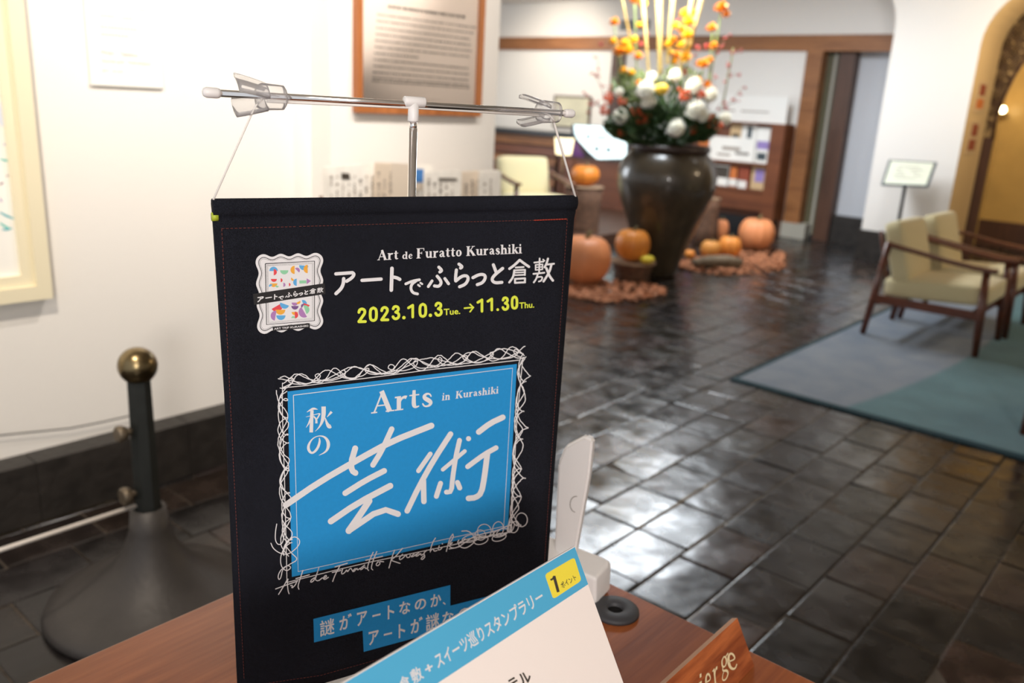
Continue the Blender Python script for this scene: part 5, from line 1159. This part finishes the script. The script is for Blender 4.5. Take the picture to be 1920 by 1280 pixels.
for pts in ([(172, 505, 6), (215, 478, 22), (262, 455, 34), (318, 470, 4)], [(160, 570, 5), (340, 522, 12)], [(240, 480, 44), (235, 620, 46), (230, 775, 48)], [(222, 590, 24), (195, 660, 18), (162, 710, 5)], [(262, 560, 16), (300, 600, 26), (298, 655, 32)], [(347, 522, 20), (318, 580, 18), (300, 600, 16)], [(395, 430, 58), (396, 550, 58), (370, 650, 34), (330, 715, 16), (282, 762, 4)], [(415, 580, 12), (440, 660, 36), (470, 700, 60), (495, 690, 40)], [(502, 500, 34), (475, 530, 26), (440, 572, 5)],
            [(338, 848, 12), (345, 905, 32), (310, 1000, 34), (240, 1060, 26), (193, 1010, 40), (192, 940, 32), (250, 850, 12), (340, 815, 10), (425, 840, 30), (468, 930, 50), (435, 1030, 26), (333, 1080, 4)]):
    PA.stroke([Q3(*p) for p in pts], mi=0, round_=False, smooth=2)
Q4 = lambda x, y: (680 + x / 6.857, 690 + y / 6.857)
serif(PA, 'Arts', Q4(105, 575), Q4(898, 482), (2 / 6.857, -275 / 6.857), (0, -275 / 6.857), 0, 1.0, .04)
serif(PA, 'in', Q4(1006, 408), Q4(1113, 396), (8 / 6.857, -98 / 6.857), (8 / 6.857, -98 / 6.857), 0, 1.05); serif(PA, 'Kurashiki', Q4(1182, 384), Q4(1735, 314), (8 / 6.857, -94 / 6.857), (6 / 6.857, -92 / 6.857), 0, 1.05)
PA.done('printed_lettering', 'white_ink', bn)
# ---- scribbled frame
PSc = Print(lambda x, y, l: ban(x, y, l, .0022)); rs_ = random.Random(21); LW = 1.7
top_l = [(530, 725), (575, 721), (625, 714), (680, 708), (737, 701), (810, 691), (880, 684), (935, 678), (973, 674)]
rgt_l = [(978, 668), (973, 720), (967, 795), (962.7, 871), (958.3, 948), (957, 996)]
bot_l = [(957, 994), (900, 1007), (840, 1021), (760, 1038), (690, 1052), (622, 1068), (536, 1089)]
lef_l = [(528, 716), (528, 760), (529.4, 800), (531.6, 887), (533.8, 975), (537, 1090)]
for ln in (top_l, rgt_l, bot_l, lef_l): PSc.stroke([(x + rs_.uniform(-.5, .5), y + rs_.uniform(-.5, .5)) for x, y in ln], 1.5, 0)
def loops(line, off, rx, ry, adv, seed, jag=0):
    r_ = random.Random(seed); out = []
    pts = []; 
    for (a, b) in zip(line, line[1:]):
        L_ = math.hypot(b[0] - a[0], b[1] - a[1]); m_ = max(1, int(L_ / 2.2))
        for k in range(m_): pts.append((a[0] + (b[0] - a[0]) * k / m_, a[1] + (b[1] - a[1]) * k / m_))
    ph = r_.uniform(0, 6); A_, B_ = rx, ry
    for k, (x, y) in enumerate(pts):
        a, b = pts[max(0, k - 2)], pts[min(len(pts) - 1, k + 2)]; q = math.hypot(b[0] - a[0], b[1] - a[1]) or 1; tx, ty = (b[0] - a[0]) / q, (b[1] - a[1]) / q; nx, ny = ty, -tx
        ph += adv * r_.uniform(.7, 1.3); A_ += (rx * r_.uniform(.5, 1.5) - A_) * .12; B_ += (ry * r_.uniform(.5, 1.45) - B_) * .15
        o_ = off + B_ * math.sin(ph); s_ = A_ * math.cos(ph)
        out.append((x + tx * s_ + nx * o_, y + ty * s_ + ny * o_))
    return out
ext_top = [(524, 722), (560, 716), (625, 707), (700, 698), (780, 687), (870, 676), (930, 670), (985, 664)]
for sd, rx, ry, ad, of in ((1, 3, 11, .17, 6), (2, 7, 10, .13, 7), (5, 2, 12, .21, 6), (6, 14, 8, .3, 4), (7, 4, 10, .1, 6)): PSc.stroke(loops(ext_top, of, rx, ry, ad, sd), LW, 0, round_=False, smooth=1)
ext_r = [(976, 672), (974, 720), (969, 795), (966, 871), (962, 948), (956, 992)]
for sd, rx, ry, ad, of in ((11, 10, 8, .26, 2), (12, 4, 9, .15, 3), (15, 14, 12, .15, 6), (16, 3, 8, .2, 1)): PSc.stroke(loops(ext_r, of, rx, ry, ad, sd), LW, 0, round_=False, smooth=1)
ext_l = [(528, 730), (530, 800), (532, 887), (535, 960), (538, 1040)]
for sd, rx, ry, ad, of in ((21, 8, 9, .3, 0), (22, 13, 9, .22, 0), (24, 3, 10, .15, -1), (25, 3, 9, .2, 1)): PSc.stroke(loops(ext_l, of, rx, ry, ad, sd), LW, 0, round_=False, smooth=1)
Q5 = lambda x, y: (500 + x / 7.385, 980 + y / 7.385); Q6 = lambda x, y: (740 + x / 7.385, 960 + y / 7.385)
for pts in ([(130, 0), (110, 120), (110, 230), (150, 290), (210, 270), (235, 150), (240, 0)], [(50, 265), (80, 340), (180, 410), (300, 420), (430, 310), (455, 230), (400, 175), (330, 185), (250, 300), (190, 420), (180, 520), (200, 600), (260, 650), (320, 620), (320, 580), (260, 575), (180, 640), (145, 720), (160, 775), (190, 740), (210, 620), (300, 560), (435, 490), (330, 400), (260, 310)]):
    PSc.stroke([Q5(*p) for p in pts], LW, 0, smooth=2)
PSc.done('printed_scribble_frame', 'white_ink', bn)
PCu = Print(lambda x, y, l: ban(x, y, l, .0025)); CW = 1.9
for pts in ([(155, 970), (230, 850), (290, 738), (275, 800), (285, 920), (300, 960)], [(115, 895), (250, 845), (420, 785)], [(320, 850), (352, 842), (330, 892), (385, 845), (410, 790)], [(492, 638), (460, 730), (420, 860), (436, 898)], [(395, 752), (580, 700)],
            [(650, 740), (600, 775), (598, 810), (650, 775), (700, 640), (716, 585), (685, 690), (658, 768), (700, 788), (760, 742)], [(775, 755), (822, 722), (808, 702), (768, 745), (790, 770), (842, 735)], [(902, 792), (940, 690), (1005, 570)], [(935, 592), (1105, 540)], [(898, 668), (1015, 640)],
            [(1040, 622), (1018, 692), (1060, 682), (1102, 620), (1100, 672), (1150, 600), (1172, 640)], [(1212, 615), (1170, 655), (1200, 655), (1242, 600), (1240, 640), (1282, 610)], [(1345, 565), (1284, 612), (1290, 638), (1350, 580), (1352, 620), (1390, 600)], [(1462, 390), (1410, 500), (1378, 615), (1398, 640)], [(1512, 380), (1460, 500), (1432, 610), (1456, 632)], [(1360, 500), (1592, 445)], [(1532, 518), (1498, 556), (1520, 582), (1562, 545), (1540, 515), (1605, 520)], [(1758, 360), (1720, 460), (1680, 605)], [(1866, 335), (1780, 440), (1705, 500), (1760, 518), (1832, 542)]):
    PCu.stroke([Q5(*p) for p in pts], CW, 0, smooth=1)
for pts in ([(95, 565), (50, 610), (56, 645), (100, 620), (152, 558), (150, 612), (192, 608), (202, 572)], [(255, 560), (205, 600), (240, 598), (290, 560)], [(320, 540), (272, 590), (300, 592), (350, 545), (345, 585), (385, 560)], [(430, 508), (385, 550), (408, 600), (370, 640), (345, 628), (385, 588)], [(550, 340), (510, 400), (465, 552), (500, 492), (522, 490), (530, 525), (572, 512)], [(602, 450), (580, 508), (622, 500), (642, 470)],
            [(790, 285), (745, 350), (700, 525)], [(790, 285), (802, 330), (722, 440), (795, 390), (760, 432), (730, 450), (790, 485), (880, 460)], [(872, 368), (850, 412), (902, 400), (960, 350)], [(915, 245), (1000, 240), (1075, 300), (1100, 390), (1000, 470), (930, 482), (860, 440), (900, 380), (1100, 330), (1240, 330), (1340, 290)], [(740, 490), (860, 470), (960, 400), (1080, 320), (1250, 270), (1400, 240), (1600, 150)]):
    PCu.stroke([Q6(*p) for p in pts], CW, 0, smooth=1)
for cx_, cy_, rx, ry, an in ((1040, 345, 125, 50, -.25), (1225, 245, 95, 95, 0), (1170, 300, 75, 70, .1), (1180, 370, 100, 55, -.3), (1415, 215, 75, 100, .15), (1450, 270, 110, 50, -.35), (1500, 240, 120, 45, -.5), (1640, 190, 55, 80, .3), (1740, 90, 80, 95, 0), (1430, 330, 100, 50, -.3), (1590, 190, 40, 80, .4)):
    PCu.stroke([Q6(cx_ + rx * math.cos(a) * math.cos(an) - ry * math.sin(a) * math.sin(an), cy_ + rx * math.cos(a) * math.sin(an) + ry * math.sin(a) * math.cos(an)) for a in [2 * PI * k / 24 for k in range(25)]], 1.6, 0, round_=False)
PCu.disc(*Q6(645, 420), 1.2); PCu.done('printed_cursive_line', 'white_ink', bn)
# ---- slogan strips
PSt = Print(ban); Q7 = lambda x, y: (580 + x / 6.4, 1080 + y / 6.4)
PSt.poly([Q7(42, 500), Q7(1683, 95), Q7(1683, 382), Q7(50, 782)], 0); PSt.poly([Q7(630, 603), Q7(2500, 140), Q7(2500, 392), Q7(645, 895)], 0); PSt.k += 2
def chars(lst, P, mi, tr, slope, lean=0, off=.022):
    for c_, cx_, cy_, w_, h_ in lst:
        q = [tr(*p) for p in sl(cx_, cy_, w_, h_, slope, lean)]
        if c_ == '謎': P.kanji(c_, q, mi, .45)
        else: P.text(c_, q, mi, off)
chars([('謎', 207, 600, 168, 188), ('が', 428, 535, 148, 178), ('ア', 625, 495, 122, 165), ('ー', 798, 455, 98, 24), ('ト', 972, 415, 80, 165), ('な', 1138, 365, 135, 155), ('の', 1325, 325, 138, 130), ('か', 1510, 275, 128, 150), ('、', 1610, 315, 38, 38),
       ('ア', 765, 725, 122, 165), ('ー', 935, 680, 98, 24), ('ト', 1103, 640, 80, 165), ('が', 1280, 575, 145, 180), ('謎', 1470, 535, 155, 195), ('な', 1655, 485, 135, 150), ('の', 1850, 435, 138, 130), ('か', 2035, 390, 128, 150)], PSt, 1, Q7, -.247)
PSt.done('printed_slogan', ['blue_ink', 'white_ink'], bn)
# ================================================================== CARD
PH = math.radians(30.6); NC = Vector((math.cos(PH), 0, math.sin(PH))); top_c = onz(1077, 1024, 1.0)
def cardp(x, y, l=0.0, base=.0002): return on(x, y, top_c, NC) + NC * (base + l)
dn = Vector((math.sin(PH), 0, -math.cos(PH)))
Lc = (top_c.z - ZD - .001) / math.cos(PH)
cdr = root('rally_card', (top_c.x + .09, top_c.y - .2, ZD), 'white card with a blue header and yellow point label leaning before the banner', 'card')
yE, yS = top_c.y, top_c.y - .42
bm = bmesh.new(); th = .003
A_ = [Vector((top_c.x, yS, top_c.z)), Vector((top_c.x, yE, top_c.z)), Vector((top_c.x, yE, top_c.z)) + dn * Lc, Vector((top_c.x, yS, top_c.z)) + dn * Lc]
a = [bm.verts.new(p) for p in A_]; b = [bm.verts.new(p - NC * th) for p in A_]; bm.faces.new(a); bm.faces.new(b[::-1])
for k in range(4): bm.faces.new((a[k], b[k], b[(k + 1) % 4], a[(k + 1) % 4]))
bmesh.ops.recalc_face_normals(bm, faces=bm.faces); link('board', bm, 'card', cdr)
bm = bmesh.new(); zf = top_c.z - .03; 
st0 = Vector((top_c.x - .004, yE - .2, zf)); tube(bm, [st0, Vector((top_c.x - .07, yE - .2, ZD + .004))], .003, 8); link('rear_prop', bm, 'whitep', cdr)
PC = Print(cardp)
hb = on(1104, 1094, top_c, NC); vh = (hb - top_c).dot(dn)
def cl_(yv, vv, l, base=.0002): return Vector((top_c.x, yv, top_c.z)) + dn * vv + NC * (base + l)
bm = bmesh.new(); bm.faces.new([bm.verts.new(cl_(yy, vv, 0)) for yy, vv in ((yS, .0006), (yE, .0006), (yE, vh), (yS, vh))]); link('blue_header', bm, 'card_blue', cdr)
PC.k = 30
Q9 = lambda x, y: (740 + x / 5.053, 1040 + y / 5.053)
yq = [(1420, 185), (1700, 22), (1768, 243), (1500, 420)]
cc = (sum(p[0] for p in yq) / 4, sum(p[1] for p in yq) / 4); rp = []
for k in range(4):
    p, a_, b__ = yq[k], yq[k - 1], yq[(k + 1) % 4]
    for t_ in (0, .25, .5, .75, 1):
        s_ = (p[0] + (a_[0] - p[0]) * .11, p[1] + (a_[1] - p[1]) * .11); e_ = (p[0] + (b__[0] - p[0]) * .11, p[1] + (b__[1] - p[1]) * .11)
        rp.append(Q9((1 - t_) ** 2 * s_[0] + 2 * t_ * (1 - t_) * p[0] + t_ ** 2 * e_[0], (1 - t_) ** 2 * s_[1] + 2 * t_ * (1 - t_) * p[1] + t_ ** 2 * e_[1]))
fan(PC, rp, 1); PC.k += 10
PC.stroke([Q9(1507, 200), Q9(1548, 352)], 5.4, 2, round_=False); PC.stroke([Q9(1474, 238), Q9(1494, 228), Q9(1512, 200)], 3.6, 2, round_=False)
PC.text('ポイント', [Q9(1560, 268), Q9(1700, 182), Q9(1726, 232), Q9(1590, 318)], 2, .015)
PC.text('スイーツ巡りスタンプラリー', [Q9(362, 945), Q9(1370, 318), Q9(1425, 445), Q9(412, 1085)], 0, .016)
PC.text('+', [Q9(275, 1058), Q9(345, 1018), Q9(366, 1082), Q9(298, 1122)], 0, .02)
PC.kanji('敷', [Q9(135, 1105), Q9(225, 1048), Q9(278, 1165), Q9(180, 1228)], 0, .4); PC.kanji('倉', [Q9(28, 1180), Q9(110, 1125), Q9(165, 1240), Q9(80, 1300)], 0, .4)
PC.text('テ', [Q9(1060, 1195), Q9(1140, 1148), Q9(1190, 1250), Q9(1110, 1300)], 3, .02); PC.text('ル', [Q9(1155, 1140), Q9(1255, 1098), Q9(1305, 1180), Q9(1210, 1250)], 3, .03)
PC.done('printing', ['white_ink', 'card_yellow', 'ink', 'ink'], cdr)

# printing, glazing beads and the like belong to the part they sit on: one level deeper
SUB = {'denim_banner': ('cloth', ('printed_', 'hem_s', 'side_s', 'bottom_s', 'thread_')), 'rally_card': ('board', ('blue_header', 'printing')), 'newspaper': ('folded_sheets', ('print',)), 'framed_painting': ('canvas', ('brush',)),
       'caption_plaque': ('panel', ('lettering',)), 'nameplate': ('plate', ('lettering',)), 'framed_notice': ('notice_paper', ('text_lines',)), 'display_screen': ('screen_face', ('picture',)), 'white_desk_device': ('device_arm', ('button',)),
       'leaflet': ('sheet', ('print',)), 'poster': ('sheet', ('printed',)), 'wall_vent': ('vent_frame', ('slat',)), 'white_board_sign': ('board', ('print',)), 'reading_stand': ('sign_face', ('print',)), 'banner_stand': ('t_joint', ('t_joint_socket',))}
bpy.context.view_layer.update()
for r0 in [o for o in COL.objects if o.type == 'EMPTY' and not o.parent]:
    k = r0.name.split('.')[0]
    if k not in SUB: continue
    host = [c for c in r0.children if c.name.split('.')[0] == SUB[k][0]]
    if not host: continue
    for c in list(r0.children):
        if c is not host[0] and c.name.startswith(SUB[k][1]):
            mw = c.matrix_world.copy(); c.parent = host[0]; c.matrix_parent_inverse = host[0].matrix_world.inverted(); c.matrix_world = mw
            if c.name.startswith(('print', 'lettering', 'text_lines')) and len(c.data.polygons) > 3: c['kind'] = 'stuff'
